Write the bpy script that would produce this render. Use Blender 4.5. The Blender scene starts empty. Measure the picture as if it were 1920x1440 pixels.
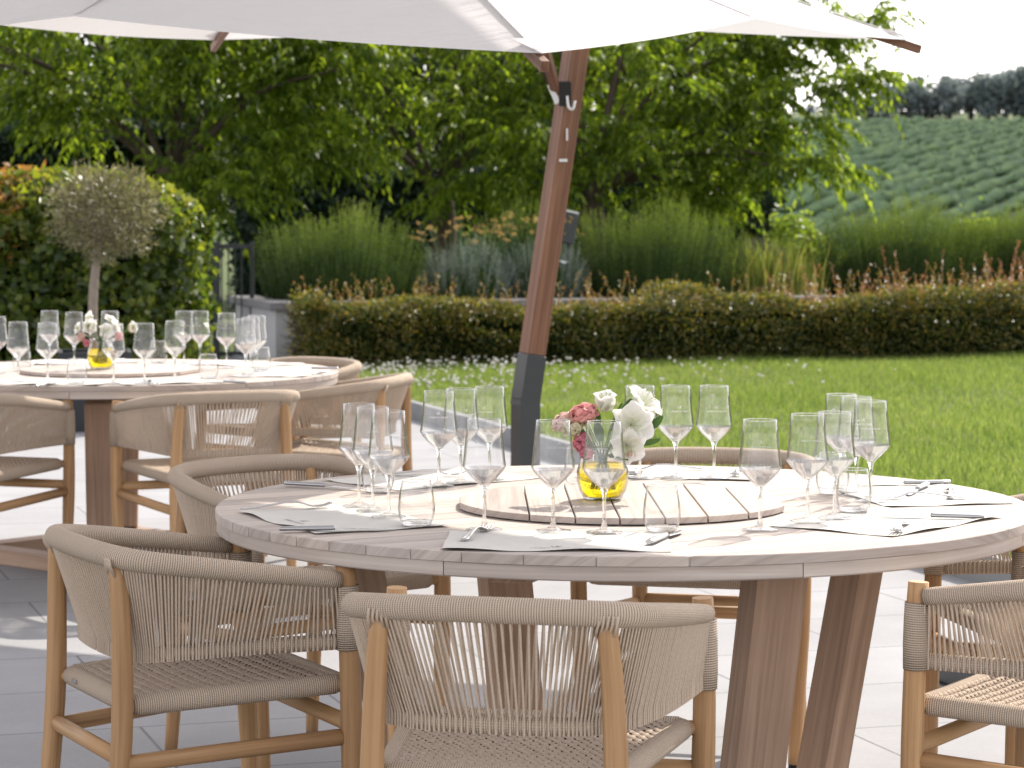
import bpy, math, random
import numpy as np
from mathutils import Vector, Matrix
random.seed(7); rng = np.random.default_rng(11)
S = bpy.context.scene
COL = S.collection
R = math.radians
PI = math.pi
F_PX, HOR, CAMZ = 5000.0, 391.0, 1.405

def at(px, d, py=None, z=None):
    """a place in the garden from its bearing, distance and height"""
    x = (px - 960) / F_PX * d
    if z is None: z = CAMZ + (HOR - py) / F_PX * d
    return Vector((x, d, z))

# ------------------------------------------------------------------ materials
MATS = {}
class NT:
    def __init__(s, name):
        s.m = bpy.data.materials.new(name); s.m.use_nodes = True
        s.t = s.m.node_tree; s.t.nodes.clear()
        s.out = s.n('ShaderNodeOutputMaterial')
        MATS[name] = s.m
    def n(s, typ, **kw):
        nd = s.t.nodes.new(typ)
        for k, v in kw.items():
            if k in nd.inputs: nd.inputs[k].default_value = v
            else: setattr(nd, k, v)
        return nd
    def l(s, a, b): s.t.links.new(a, b)
    def ramp(s, fac, stops, interp='LINEAR'):
        r = s.n('ShaderNodeValToRGB'); r.color_ramp.interpolation = interp
        el = r.color_ramp.elements
        while len(el) < len(stops): el.new(0.5)
        for e, (p, c) in zip(el, stops):
            e.position = p; e.color = (*c, 1)
        s.l(fac, r.inputs[0]); return r.outputs[0]
    def mix(s, fac, a, b, mode='MIX'):
        m = s.n('ShaderNodeMix', data_type='RGBA', blend_type=mode)
        for sock, v in ((m.inputs[0], fac), (m.inputs[6], a), (m.inputs[7], b)):
            if isinstance(v, (int, float)): sock.default_value = v
            elif isinstance(v, tuple): sock.default_value = (*v, 1) if len(v) == 3 else v
            else: s.l(v, sock)
        return m.outputs[2]
    def scaled(s, vec, sc, loc=(0, 0, 0), rot=(0, 0, 0)):
        m = s.n('ShaderNodeMapping'); m.inputs['Scale'].default_value = sc
        m.inputs['Location'].default_value = loc; m.inputs['Rotation'].default_value = rot
        s.l(vec, m.inputs['Vector']); return m.outputs[0]
    def noise(s, vec, scale, detail=4, rough=0.55, dist=0.0):
        n = s.n('ShaderNodeTexNoise', Scale=scale, Detail=detail, Roughness=rough, Distortion=dist)
        if vec is not None: s.l(vec, n.inputs['Vector'])
        return n.outputs['Fac']
    def bump(s, h, strength=0.3, dist=0.01):
        b = s.n('ShaderNodeBump', Strength=strength, Distance=dist); s.l(h, b.inputs['Height'])
        return b.outputs[0]
    def prin(s, color, rough=0.5, normal=None, spec=0.5, metal=0.0, **kw):
        p = s.n('ShaderNodeBsdfPrincipled', Roughness=0.5, Metallic=metal)
        p.inputs['Specular IOR Level'].default_value = spec
        if isinstance(color, tuple): p.inputs['Base Color'].default_value = (*color, 1)
        else: s.l(color, p.inputs['Base Color'])
        if isinstance(rough, (int, float)): p.inputs['Roughness'].default_value = rough
        else: s.l(rough, p.inputs['Roughness'])
        if normal is not None: s.l(normal, p.inputs['Normal'])
        for k, v in kw.items(): p.inputs[k].default_value = v
        return p.outputs[0]
    def end(s, sh): s.l(sh, s.out.inputs[0]); return s.m
    def attr(s, name): return s.n('ShaderNodeAttribute', attribute_name=name).outputs['Fac']
    def tc(s, k): return s.n('ShaderNodeTexCoord').outputs[k]

def wood(name, dark, mid, light, grain=(2.5, 70), rough=0.6, knots=0.3, bump=0.25, spec=0.3):
    k = NT(name); uv = k.tc('UV'); rnd = k.attr('rnd')
    off = k.n('ShaderNodeVectorMath', operation='MULTIPLY_ADD')
    comb = k.n('ShaderNodeCombineXYZ'); k.l(rnd, comb.inputs[0]); k.l(rnd, comb.inputs[1]); k.l(rnd, comb.inputs[2])
    k.l(comb.outputs[0], off.inputs[0]); off.inputs[1].default_value = (37.0, 11.0, 5.0); k.l(uv, off.inputs[2])
    v = off.outputs[0]
    g1 = k.noise(k.scaled(v, (grain[0], grain[1], 1)), 1.0, 6, 0.6, 0.4)
    g2 = k.noise(k.scaled(v, (grain[0]*0.6, grain[1]*0.22, 1)), 1.0, 3, 0.5, 1.2)
    g3 = k.noise(k.scaled(v, (grain[0]*4, grain[1]*3.2, 1)), 1.0, 2, 0.6)
    col = k.ramp(g1, [(0.28, dark), (0.5, mid), (0.72, light)])
    col = k.mix(k.ramp(g2, [(0.35, (0, 0, 0)), (0.7, (1, 1, 1))]), col, k.mix(0.6, col, mid))
    tint = k.ramp(rnd, [(0.0, (0.80, 0.78, 0.77)), (0.5, (1.0, 1.0, 1.0)), (1.0, (1.12, 1.1, 1.06))])
    col = k.mix(1.0, col, tint, 'MULTIPLY')
    stain = k.noise(k.scaled(v, (2.3, 7, 1)), 1.0, 4, 0.6)
    col = k.mix(k.ramp(stain, [(0.5, (0, 0, 0)), (0.78, (knots, knots, knots))]), col, dark)
    h = k.mix(0.5, g1, g3)
    return k.end(k.prin(col, rough, k.bump(h, bump, 0.002), spec))

wood('bleached_teak', (0.33, 0.275, 0.24), (0.49, 0.425, 0.385), (0.59, 0.53, 0.49), grain=(1.6, 60), rough=0.72, knots=0.45)
wood('table_leg_wood', (0.25, 0.16, 0.11), (0.42, 0.285, 0.205), (0.54, 0.39, 0.29), grain=(1.5, 55), rough=0.65)
wood('chair_teak', (0.30, 0.165, 0.075), (0.48, 0.285, 0.14), (0.58, 0.37, 0.195), grain=(2.5, 90), rough=0.5, knots=0.35)
wood('mast_wood', (0.095, 0.043, 0.026), (0.185, 0.090, 0.055), (0.29, 0.155, 0.098), grain=(1.2, 60), rough=0.5, knots=0.4)

def plain(name, col, rough=0.5, metal=0.0, spec=0.5, nz=0.0, nscale=30, bump=0.0):
    k = NT(name)
    c = col; nrm = None
    if nz or bump:
        f = k.noise(k.tc('Object'), nscale, 4)
        if nz: c = k.mix(f, tuple(x*(1-nz) for x in col), tuple(min(1, x*(1+nz)) for x in col))
        if bump: nrm = k.bump(f, bump, 0.01)
    return k.end(k.prin(c, rough, nrm, spec, metal))
plain('dark_metal', (0.035, 0.038, 0.042), 0.45, 0.0, 0.5, 0.15, 60)
plain('fence_metal', (0.02, 0.024, 0.026), 0.5, 0.0, 0.4, 0.2, 20)
plain('rubber', (0.012, 0.012, 0.012), 0.6)
plain('steel', (0.55, 0.55, 0.56), 0.16, 1.0, 0.5, 0.1, 40)
plain('grey_handle', (0.42, 0.42, 0.43), 0.32, 1.0, 0.5, 0.12, 60)
plain('white_plastic', (0.75, 0.76, 0.78), 0.35)
plain('plaster', (0.42, 0.42, 0.43), 0.85, 0, 0.2, 0.12, 6, 0.1)
plain('coping_stone', (0.19, 0.185, 0.19), 0.7, 0, 0.3, 0.25, 12, 0.2)
plain('kerb_stone', (0.24, 0.245, 0.25), 0.8, 0, 0.3, 0.22, 9, 0.2)
plain('soil', (0.05, 0.037, 0.028), 0.95, 0, 0.1, 0.5, 20, 0.6)
plain('hump_stone', (0.045, 0.045, 0.047), 0.9, 0, 0.2, 0.7, 5, 0.8)
plain('bark', (0.085, 0.065, 0.05), 0.9, 0, 0.2, 0.45, 14, 0.7)
plain('pale_bark', (0.24, 0.20, 0.165), 0.9, 0, 0.2, 0.35, 24, 0.5)
plain('planter_box', (0.03, 0.032, 0.037), 0.6, 0, 0.3, 0.2, 10)
plain('mat_ink', (0.12, 0.12, 0.125), 0.8)
plain('glass_ink', (0.8, 0.8, 0.8), 0.7)
plain('stem_green', (0.07, 0.13, 0.035), 0.5)
plain('core_green', (0.022, 0.036, 0.010), 0.95, 0, 0.0, 0.5, 25)
plain('core_dark', (0.010, 0.017, 0.007), 0.95, 0, 0.0)  # near-black stand-in for the shade inside hedges and under the seat weave

def rope(name, c1, c2):
    k = NT(name); uv = k.tc('UV')
    w = k.n('ShaderNodeTexWave', wave_type='BANDS', bands_direction='X', Scale=1.0); w.inputs['Distortion'].default_value = 0.6
    w.inputs['Detail'].default_value = 2.0
    k.l(k.scaled(uv, (72, 6, 1)), w.inputs['Vector'])
    w2 = k.n('ShaderNodeTexWave', wave_type='BANDS', bands_direction='Y', Scale=1.0)
    k.l(k.scaled(uv, (4, 95, 1)), w2.inputs['Vector'])
    h = k.mix(0.3, w.outputs['Fac'], w2.outputs['Fac'])
    big = k.noise(k.tc('Object'), 9, 3)
    c = k.mix(k.ramp(h, [(0.15, (0, 0, 0)), (0.55, (1, 1, 1))]), tuple(x*.55 for x in c1), c2)
    c = k.mix(k.ramp(big, [(0.35, (0.28, 0.28, 0.28)), (0.7, (0, 0, 0))]), c, c1)
    return k.end(k.prin(c, 0.85, k.bump(h, 0.7, 0.003), 0.2))
rope('rope_wrap', (0.37, 0.285, 0.215), (0.65, 0.53, 0.42))
k = NT('rope_strand'); f = k.noise(k.tc('Object'), 260, 2)
k.end(k.prin(k.mix(f, (0.40, 0.315, 0.24), (0.64, 0.525, 0.42)), 0.85, None, 0.2))
k = NT('rope_seat'); f = k.noise(k.tc('Object'), 190, 3)
k.end(k.prin(k.mix(f, (0.34, 0.265, 0.205), (0.58, 0.475, 0.385)), 0.9, None, 0.15))

# paving
k = NT('paving'); o = k.tc('Object')
v = k.scaled(o, (1, 1, 1), rot=(0, 0, -R(17.4)))
b = k.n('ShaderNodeTexBrick', offset=0.5, Scale=1.0)
b.inputs['Brick Width'].default_value = 1.2; b.inputs['Row Height'].default_value = 0.6
b.inputs['Mortar Size'].default_value = 0.005; b.inputs['Mortar Smooth'].default_value = 0.2
b.inputs['Color1'].default_value = (0.305, 0.305, 0.318, 1); b.inputs['Color2'].default_value = (0.335, 0.335, 0.35, 1)
b.inputs['Mortar'].default_value = (0.15, 0.15, 0.155, 1)
k.l(v, b.inputs['Vector'])
n1 = k.noise(o, 2.2, 6, 0.6); n2 = k.noise(o, 60, 3, 0.6)
c = k.mix(k.ramp(n1, [(0.35, (0, 0, 0)), (0.75, (0.5, 0.5, 0.5))]), b.outputs['Color'], (0.245, 0.24, 0.245))
c = k.mix(k.ramp(n2, [(0.4, (0, 0, 0)), (0.8, (0.25, 0.25, 0.25))]), c, (0.4, 0.4, 0.4))
k.end(k.prin(c, k.ramp(n1, [(0.3, (0.78,)*3), (0.7, (0.9,)*3)]), k.bump(k.mix(0.85, n2, b.outputs['Fac']), 0.2, 0.004), 0.15))

def ground_mat(name, a, b_, c_, sc=(0.7, 9)):
    k = NT(name); o = k.tc('Object')
    n1 = k.noise(o, sc[0], 5, 0.6); n2 = k.noise(o, sc[1], 5, 0.7)
    c = k.ramp(k.mix(0.5, n1, n2), [(0.35, a), (0.5, b_), (0.65, c_)])
    k.end(k.prin(c, 0.9, k.bump(n2, 0.5, 0.03), 0.1))
ground_mat('lawn_soil', (0.075, 0.095, 0.025), (0.10, 0.125, 0.032), (0.13, 0.15, 0.045))
ground_mat('meadow', (0.06, 0.085, 0.03), (0.08, 0.11, 0.035), (0.11, 0.12, 0.05), (0.05, 1.5))
ground_mat('vineyard_soil', (0.010, 0.022, 0.016), (0.016, 0.030, 0.020), (0.03, 0.042, 0.026), (0.05, 0.7))
ground_mat('far_hill', (0.15, 0.19, 0.20), (0.18, 0.22, 0.23), (0.21, 0.24, 0.25), (0.02, 0.3))  # blue-grey distance haze painted into the ridge colour

def leafmat(name, cols, trans=0.4, tcol=None, rough=0.4, spec=0.5, varscale=1.3):
    k = NT(name); rnd = k.attr('rnd'); o = k.tc('Object')
    big = k.noise(o, varscale, 3)
    f = k.n('ShaderNodeMath', operation='MULTIPLY_ADD'); k.l(big, f.inputs[0]); f.inputs[1].default_value = 0.8; f.inputs[2].default_value = -0.4
    g = k.n('ShaderNodeMath', operation='ADD'); k.l(f.outputs[0], g.inputs[0]); k.l(rnd, g.inputs[1])
    n = len(cols)
    c = k.ramp(g.outputs[0], [(0.1 + 0.8*i/(n-1), cc) for i, cc in enumerate(cols)])
    p = k.prin(c, rough, None, spec)
    t = k.n('ShaderNodeBsdfTranslucent')
    k.l(k.mix(1.0, c, tcol or (1.6, 1.7, 0.8), 'MULTIPLY'), t.inputs[0])
    m = k.n('ShaderNodeMixShader'); m.inputs[0].default_value = trans
    k.l(p, m.inputs[1]); k.l(t.outputs[0], m.inputs[2])
    return k.end(m.outputs[0])
leafmat('tree_leaf', [(0.046, 0.082, 0.015), (0.108, 0.165, 0.024), (0.19, 0.255, 0.042)], 0.54, (2.2, 2.1, 0.72), 0.4, 0.30)
leafmat('dark_leaf', [(0.022, 0.05, 0.016), (0.035, 0.075, 0.02), (0.06, 0.11, 0.025)], 0.3, None, 0.4, 0.45)
leafmat('conifer_leaf', [(0.010, 0.020, 0.012), (0.016, 0.030, 0.018), (0.026, 0.042, 0.022)], 0.1, None, 0.6, 0.25)
leafmat('laurel_leaf', [(0.014, 0.032, 0.020), (0.022, 0.044, 0.028), (0.034, 0.058, 0.036)], 0.12, None, 0.5, 0.3)
leafmat('vine_leaf', [(0.03, 0.06, 0.012), (0.08, 0.125, 0.022), (0.16, 0.20, 0.032), (0.28, 0.24, 0.05)], 0.5, (2.0, 1.8, 0.7), 0.3, 0.5)
leafmat('autumn_leaf', [(0.16, 0.13, 0.03), (0.30, 0.15, 0.035), (0.32, 0.20, 0.05)], 0.4, (1.7, 1.3, 0.7), 0.35, 0.5)
leafmat('olive_leaf', [(0.085, 0.08, 0.04), (0.16, 0.15, 0.075), (0.27, 0.25, 0.14)], 0.25, (1.4, 1.4, 0.9), 0.45, 0.4)
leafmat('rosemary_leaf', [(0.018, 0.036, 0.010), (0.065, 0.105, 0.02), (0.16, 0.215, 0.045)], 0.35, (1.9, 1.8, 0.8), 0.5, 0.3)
leafmat('silver_leaf', [(0.13, 0.16, 0.14), (0.21, 0.25, 0.22), (0.30, 0.34, 0.29)], 0.25, (1.2, 1.25, 1.0), 0.7, 0.2)
leafmat('seed_head', [(0.30, 0.20, 0.08), (0.42, 0.30, 0.12), (0.50, 0.38, 0.18)], 0.3, (1.3, 1.2, 0.8), 0.8, 0.1)
leafmat('hedge_leaf', [(0.026, 0.046, 0.011), (0.068, 0.09, 0.02), (0.13, 0.14, 0.034), (0.21, 0.165, 0.05)], 0.45, (1.9, 1.7, 0.8), 0.4, 0.4, 2.5)
leafmat('hedge_tip', [(0.17, 0.18, 0.05), (0.27, 0.21, 0.07), (0.30, 0.17, 0.09)], 0.4, (1.6, 1.3, 0.9), 0.4, 0.4)
leafmat('hedge_red_tip', [(0.22, 0.17, 0.06), (0.30, 0.16, 0.09), (0.33, 0.17, 0.12)], 0.4, (1.6, 1.2, 0.9), 0.4, 0.4)
leafmat('lawn_blade', [(0.10, 0.158, 0.038), (0.16, 0.225, 0.058), (0.25, 0.30, 0.105)], 0.45, (1.5, 1.5, 0.85), 0.6, 0.25, 0.9)
leafmat('reed_blade', [(0.12, 0.17, 0.03), (0.22, 0.26, 0.06), (0.32, 0.30, 0.10)], 0.45, (1.6, 1.6, 0.8), 0.5, 0.3)
leafmat('young_vine_leaf', [(0.13, 0.20, 0.03), (0.20, 0.28, 0.045), (0.28, 0.34, 0.07)], 0.45, (1.6, 1.6, 0.8), 0.5, 0.3)
leafmat('vine_row_leaf', [(0.030, 0.066, 0.032), (0.044, 0.088, 0.038), (0.066, 0.115, 0.045)], 0.2, (1.3, 1.4, 0.9), 0.9, 0.05, 0.05)
leafmat('far_leaf', [(0.15, 0.19, 0.215), (0.19, 0.23, 0.25), (0.23, 0.265, 0.27)], 0.4, (1.2, 1.2, 1.0), 0.8, 0.1, 0.1)  # crest tree leaves, aerial haze mixed into their colour
leafmat('haze_leaf', [(0.17, 0.21, 0.25), (0.20, 0.24, 0.28), (0.23, 0.27, 0.31)], 0.1, (1, 1, 1), 0.9, 0.0, 0.1)  # farthest leaves, their own green replaced by painted haze
leafmat('clover_white', [(0.62, 0.58, 0.55), (0.72, 0.70, 0.66), (0.8, 0.8, 0.78)], 0.3, (1, 1, 1), 0.8, 0.1)

def petal(name, c1, c2, trans=0.35):
    k = NT(name); uv = k.n('ShaderNodeSeparateXYZ'); k.l(k.tc('UV'), uv.inputs[0])
    c = k.ramp(uv.outputs[1], [(0.1, c1), (0.9, c2)])
    p = k.prin(c, 0.55, None, 0.25); t = k.n('ShaderNodeBsdfTranslucent'); k.l(c, t.inputs[0])
    m = k.n('ShaderNodeMixShader'); m.inputs[0].default_value = trans
    k.l(p, m.inputs[1]); k.l(t.outputs[0], m.inputs[2]); k.end(m.outputs[0])
petal('rose_pink', (0.82, 0.66, 0.52), (0.84, 0.42, 0.40))
petal('rose_pale', (0.80, 0.72, 0.56), (0.84, 0.62, 0.56))
petal('rose_cream', (0.62, 0.66, 0.40), (0.80, 0.74, 0.55))
petal('rose_deep', (0.74, 0.38, 0.38), (0.72, 0.27, 0.34))
petal('lily_white', (0.80, 0.80, 0.66), (0.90, 0.89, 0.885), 0.30)
petal('bouquet_leaf', (0.035, 0.075, 0.02), (0.06, 0.12, 0.03), 0.25)

# paper, fabric
k = NT('paper'); f = k.noise(k.tc('Object'), 25, 5)
c = k.mix(f, (0.57, 0.545, 0.505), (0.66, 0.635, 0.595)); p = k.prin(c, 0.8, k.bump(f, 0.1, 0.003), 0.2)
k.end(p)
def fabric(name, col, trans):
    k = NT(name); uv = k.tc('UV')
    f = k.noise(uv, 900, 2); g = k.noise(k.scaled(k.tc('Object'), (1.0, 3.2, 1.0)), 1.6, 5, 0.55, 0.8)
    h = k.mix(0.85, f, g)
    c = k.mix(g, tuple(x*0.95 for x in col), col)
    p = k.prin(c, 0.85, k.bump(g, 0.35, 0.06), 0.15); t = k.n('ShaderNodeBsdfTranslucent'); k.l(c, t.inputs[0])
    m = k.n('ShaderNodeMixShader'); m.inputs[0].default_value = trans
    k.l(p, m.inputs[1]); k.l(t.outputs[0], m.inputs[2]); k.end(m.outputs[0])
fabric('canopy_fabric', (0.75, 0.735, 0.75), 0.28)

# glass: thin blown walls (bowls) and solid pieces (stems)
def glass_thin(name, tint, base, edge):
    k = NT(name)
    lw = k.n('ShaderNodeLayerWeight', Blend=0.5)
    fac = k.ramp(lw.outputs['Facing'], [(0.0, (base,)*3), (0.45, (base*1.5,)*3), (0.78, (edge*0.45,)*3), (1.0, (edge,)*3)])
    tr = k.n('ShaderNodeBsdfTransparent'); k.l(k.ramp(lw.outputs['Facing'], [(0.0, tint), (0.50, tint), (0.80, tuple(x*.78 for x in tint)), (1.0, (.30, .31, .32))]), tr.inputs[0])
    gl = k.n('ShaderNodeBsdfGlossy'); gl.inputs['Roughness'].default_value = 0.02
    m = k.n('ShaderNodeMixShader'); k.l(fac, m.inputs[0]); k.l(tr.outputs[0], m.inputs[1]); k.l(gl.outputs[0], m.inputs[2])
    k.end(m.outputs[0])
glass_thin('glass_thin', (0.985, 0.985, 0.985), 0.042, 0.85)
glass_thin('glass_bowl_base', (0.96, 0.96, 0.96), 0.36, 0.9)
glass_thin('glass_foot', (0.97, 0.97, 0.97), 0.10, 0.8)
k = NT('glass_solid')
g = k.n('ShaderNodeBsdfGlass', IOR=1.48, Roughness=0.0); tr = k.n('ShaderNodeBsdfTransparent'); tr.inputs[0].default_value = (0.97, 0.97, 0.97, 1)
m = k.n('ShaderNodeMixShader'); m.inputs[0].default_value = 0.55
k.l(tr.outputs[0], m.inputs[1]); k.l(g.outputs[0], m.inputs[2]); k.end(m.outputs[0])
k = NT('yellow_water')
g = k.n('ShaderNodeBsdfGlass', IOR=1.33, Roughness=0.05); g.inputs[0].default_value = (1.0, 0.90, 0.10, 1)
tr = k.n('ShaderNodeBsdfTransparent'); tr.inputs[0].default_value = (0.98, 0.88, 0.12, 1)
ts = k.n('ShaderNodeBsdfTranslucent'); ts.inputs[0].default_value = (0.95, 0.80, 0.05, 1)
m = k.n('ShaderNodeMixShader'); m.inputs[0].default_value = 0.45
k.l(tr.outputs[0], m.inputs[1]); k.l(ts.outputs[0], m.inputs[2])
m2 = k.n('ShaderNodeMixShader'); m2.inputs[0].default_value = 0.62
k.l(m.outputs[0], m2.inputs[1]); k.l(g.outputs[0], m2.inputs[2]); k.end(m2.outputs[0])

# ------------------------------------------------------------------ mesh building
class MB:
    def __init__(s): s.v = []; s.f = []; s.uv = []; s.r = []; s.sm = []
    def face(s, idx, uvs=None, rnd=0.5, smooth=False):
        s.f.append(tuple(idx)); s.uv.append(uvs if uvs else [(s.v[i][0], s.v[i][1]) for i in idx]); s.r.append(rnd); s.sm.append(smooth)
    def add(s, p): s.v.append(tuple(p)); return len(s.v) - 1
    def tube(s, path, rad, n=10, rnd=None, caps=True, flat=1.0, closed=False, smooth=True):
        P = [Vector(p) for p in path]; m = len(P)
        if not hasattr(rad, '__len__'): rad = [rad]*m
        rnd = random.random() if rnd is None else rnd
        T = []
        for i in range(m):
            a = P[i-1] if i else (P[-1] if closed else P[0]); b = P[i+1] if i < m-1 else (P[0] if closed else P[-1])
            T.append((b-a).normalized())
        up = Vector((0, 0, 1)) if abs(T[0].z) < 0.9 else Vector((0, 1, 0))
        nx = up.cross(T[0]).normalized(); rings = []; L = 0; Ls = []
        for i in range(m):
            if i: L += (P[i]-P[i-1]).length
            Ls.append(L)
            nx = (nx - T[i]*nx.dot(T[i])).normalized(); ny = T[i].cross(nx)
            rings.append([s.add(P[i] + nx*math.cos(2*PI*j/n)*rad[i] + ny*math.sin(2*PI*j/n)*rad[i]*flat) for j in range(n)])
        per = 2*PI*max(rad)
        last = m if closed else m-1
        for i in range(last):
            a, b = rings[i], rings[(i+1) % m]
            la = Ls[i]; lb = Ls[i+1] if i+1 < m else L + (P[0]-P[-1]).length
            for j in range(n):
                j2 = (j+1) % n
                s.face((a[j], a[j2], b[j2], b[j]), [(la, per*j/n), (la, per*(j+1)/n), (lb, per*(j+1)/n), (lb, per*j/n)], rnd, smooth)
        if caps and not closed:
            s.face(rings[0][::-1], [(0, 0)]*n, rnd); s.face(rings[-1], [(L, 0)]*n, rnd)
    def poly(s, bot, top, rnd=None, axis=0, chamfer_top=None):
        """prism between two rings of equal length (optionally with a chamfer ring)"""
        rnd = random.random() if rnd is None else rnd
        rings = [bot, top] + ([chamfer_top] if chamfer_top else [])
        ids = [[s.add(p) for p in rg] for rg in rings]; n = len(bot)
        def U(i):
            p = s.v[i]; return (p[axis] if axis < 2 else p[2], p[1-axis] + p[2] if axis < 2 else p[0]+p[1])
        for a, b in zip(ids, ids[1:]):
            for j in range(n):
                q = (a[j], a[(j+1) % n], b[(j+1) % n], b[j]); s.face(q, [U(i) for i in q], rnd)
        s.face(ids[0][::-1], [U(i) for i in ids[0][::-1]], rnd); s.face(ids[-1], [U(i) for i in ids[-1]], rnd)
    def box(s, c, size, axis=None, bev=0.0, rot=None, rnd=None):
        x, y, z = (size[0]/2, size[1]/2, size[2]/2)
        if axis is None: axis = max(range(3), key=lambda i: size[i])
        M = rot if rot is not None else Matrix.Identity(3)
        c = Vector(c); rnd = random.random() if rnd is None else rnd
        def ring(zz, ins): return [(-x+ins, -y+ins, zz), (x-ins, -y+ins, zz), (x-ins, y-ins, zz), (-x+ins, y-ins, zz)]
        if bev:
            rings = [ring(-z, bev), ring(-z+bev, 0), ring(z-bev, 0), ring(z, bev)]
        else: rings = [ring(-z, 0), ring(z, 0)]
        loc = [[Vector(p) for p in rg] for rg in rings]
        def uvof(p):
            o = [p.x, p.y, p.z]; a = o[axis]; rest = [o[i] for i in range(3) if i != axis]
            return (a, rest[0] + rest[1])
        ids = [[(s.add(c + M @ p), uvof(p)) for p in rg] for rg in loc]
        for a, b in zip(ids, ids[1:]):
            for j in range(4):
                q = [a[j], a[(j+1) % 4], b[(j+1) % 4], b[j]]; s.face([t[0] for t in q], [t[1] for t in q], rnd)
        q = ids[0][::-1]; s.face([t[0] for t in q], [t[1] for t in q], rnd)
        q = ids[-1]; s.face([t[0] for t in q], [t[1] for t in q], rnd)
    def beam(s, p0, p1, w, h, side=None, rnd=None, bev=0.003):
        """rectangular bar from p0 to p1; w across 'side', h along the other"""
        p0, p1 = Vector(p0), Vector(p1); z = (p1-p0); L = z.length; z.normalize()
        x = Vector(side) if side else (Vector((0, 0, 1)).cross(z) if abs(z.z) < 0.95 else Vector((1, 0, 0)))
        x = (x - z*x.dot(z)).normalized(); y = z.cross(x)
        M = Matrix((x, y, z)).transposed()
        s.box((p0+p1)/2, (w, h, L), 2, bev, M, rnd)
    def lathe(s, prof, n=32, rnd=0.5, caps=False, c=(0, 0, 0), smooth=True):
        rings = []
        for (r, z) in prof:
            if r < 1e-6: rings.append([s.add((c[0], c[1], c[2]+z))])
            else: rings.append([s.add((c[0]+r*math.cos(2*PI*j/n), c[1]+r*math.sin(2*PI*j/n), c[2]+z)) for j in range(n)])
        for a, b in zip(rings, rings[1:]):
            for j in range(n):
                j2 = (j+1) % n
                if len(a) == 1 and len(b) == 1: continue
                if len(a) == 1: q = (a[0], b[j2], b[j])
                elif len(b) == 1: q = (a[j], a[j2], b[0])
                else: q = (a[j], a[j2], b[j2], b[j])
                s.face(q, None, rnd, smooth)
        if caps:
            if len(rings[0]) > 1: s.face(rings[0][::-1], None, rnd)
            if len(rings[-1]) > 1: s.face(rings[-1], None, rnd)
    def grid(s, fn, nu, nv, rnd=0.5, smooth=True):
        ids = [[s.add(fn(i/nu, j/nv)) for j in range(nv+1)] for i in range(nu+1)]
        for i in range(nu):
            for j in range(nv):
                s.face((ids[i][j], ids[i+1][j], ids[i+1][j+1], ids[i][j+1]),
                       [(i/nu, j/nv), ((i+1)/nu, j/nv), ((i+1)/nu, (j+1)/nv), (i/nu, (j+1)/nv)], rnd, smooth)
    def mesh(s, name, mat):
        me = bpy.data.meshes.new(name); me.from_pydata(s.v, [], s.f); me.update()
        uvl = me.uv_layers.new(name='UVMap')
        uvl.data.foreach_set('uv', [c for u in s.uv for p in u for c in p])
        a = me.attributes.new('rnd', 'FLOAT', 'FACE'); a.data.foreach_set('value', s.r)
        me.polygons.foreach_set('use_smooth', s.sm)
        me.materials.append(MATS[mat]); return me
    def build(s, name, mat, parent=None, loc=None):
        o = bpy.data.objects.new(name, s.mesh(name, mat)); COL.objects.link(o)
        if parent is not None: o.parent = parent
        if loc is not None: o.location = loc
        return o

def npmesh(name, V, Fc, rnd, mat, parent=None, smooth=False):
    """many equal-sided faces at once (foliage): V (n,3), Fc (m,k), rnd per face"""
    me = bpy.data.meshes.new(name); kk = Fc.shape[1]
    me.vertices.add(len(V)); me.vertices.foreach_set('co', np.ascontiguousarray(V, dtype=np.float32).ravel())
    me.loops.add(Fc.size); me.loops.foreach_set('vertex_index', Fc.astype(np.int32).ravel())
    me.polygons.add(len(Fc)); me.polygons.foreach_set('loop_start', np.arange(0, Fc.size, kk, dtype=np.int32))
    me.update(calc_edges=True)
    a = me.attributes.new('rnd', 'FLOAT', 'FACE'); a.data.foreach_set('value', np.asarray(rnd, dtype=np.float32))
    if smooth: me.polygons.foreach_set('use_smooth', np.ones(len(Fc), dtype=bool))
    me.materials.append(MATS[mat])
    o = bpy.data.objects.new(name, me); COL.objects.link(o)
    if parent is not None: o.parent = parent
    return o
def unit(a): return a / np.maximum(np.linalg.norm(a, axis=1, keepdims=True), 1e-9)
def rdir(n, bias=(0, 0, 0)): return unit(rng.normal(size=(n, 3)) + np.array(bias))
def leaf_quads(C, D, N, L, W, droop=0.15, fold=0.2):
    side = unit(np.cross(D, N)); up = np.cross(side, D)
    L = np.broadcast_to(L, (len(C),))[:, None]; W = np.broadcast_to(W, (len(C),))[:, None]
    tip = C + D*L - up*L*droop; mid = C + D*L*0.45
    V = np.stack([C, mid + side*W/2 + up*W*fold, tip, mid - side*W/2 + up*W*fold], 1).reshape(-1, 3)
    return V, np.arange(len(C)*4).reshape(-1, 4)
def leaves(name, C, D, N, L, W, mat, parent=None, rnd=None, droop=0.15, fold=0.2):
    V, Fc = leaf_quads(C, D, N, L, W, droop, fold)
    return npmesh(name, V, Fc, rng.random(len(C)) if rnd is None else rnd, mat, parent)

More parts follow.
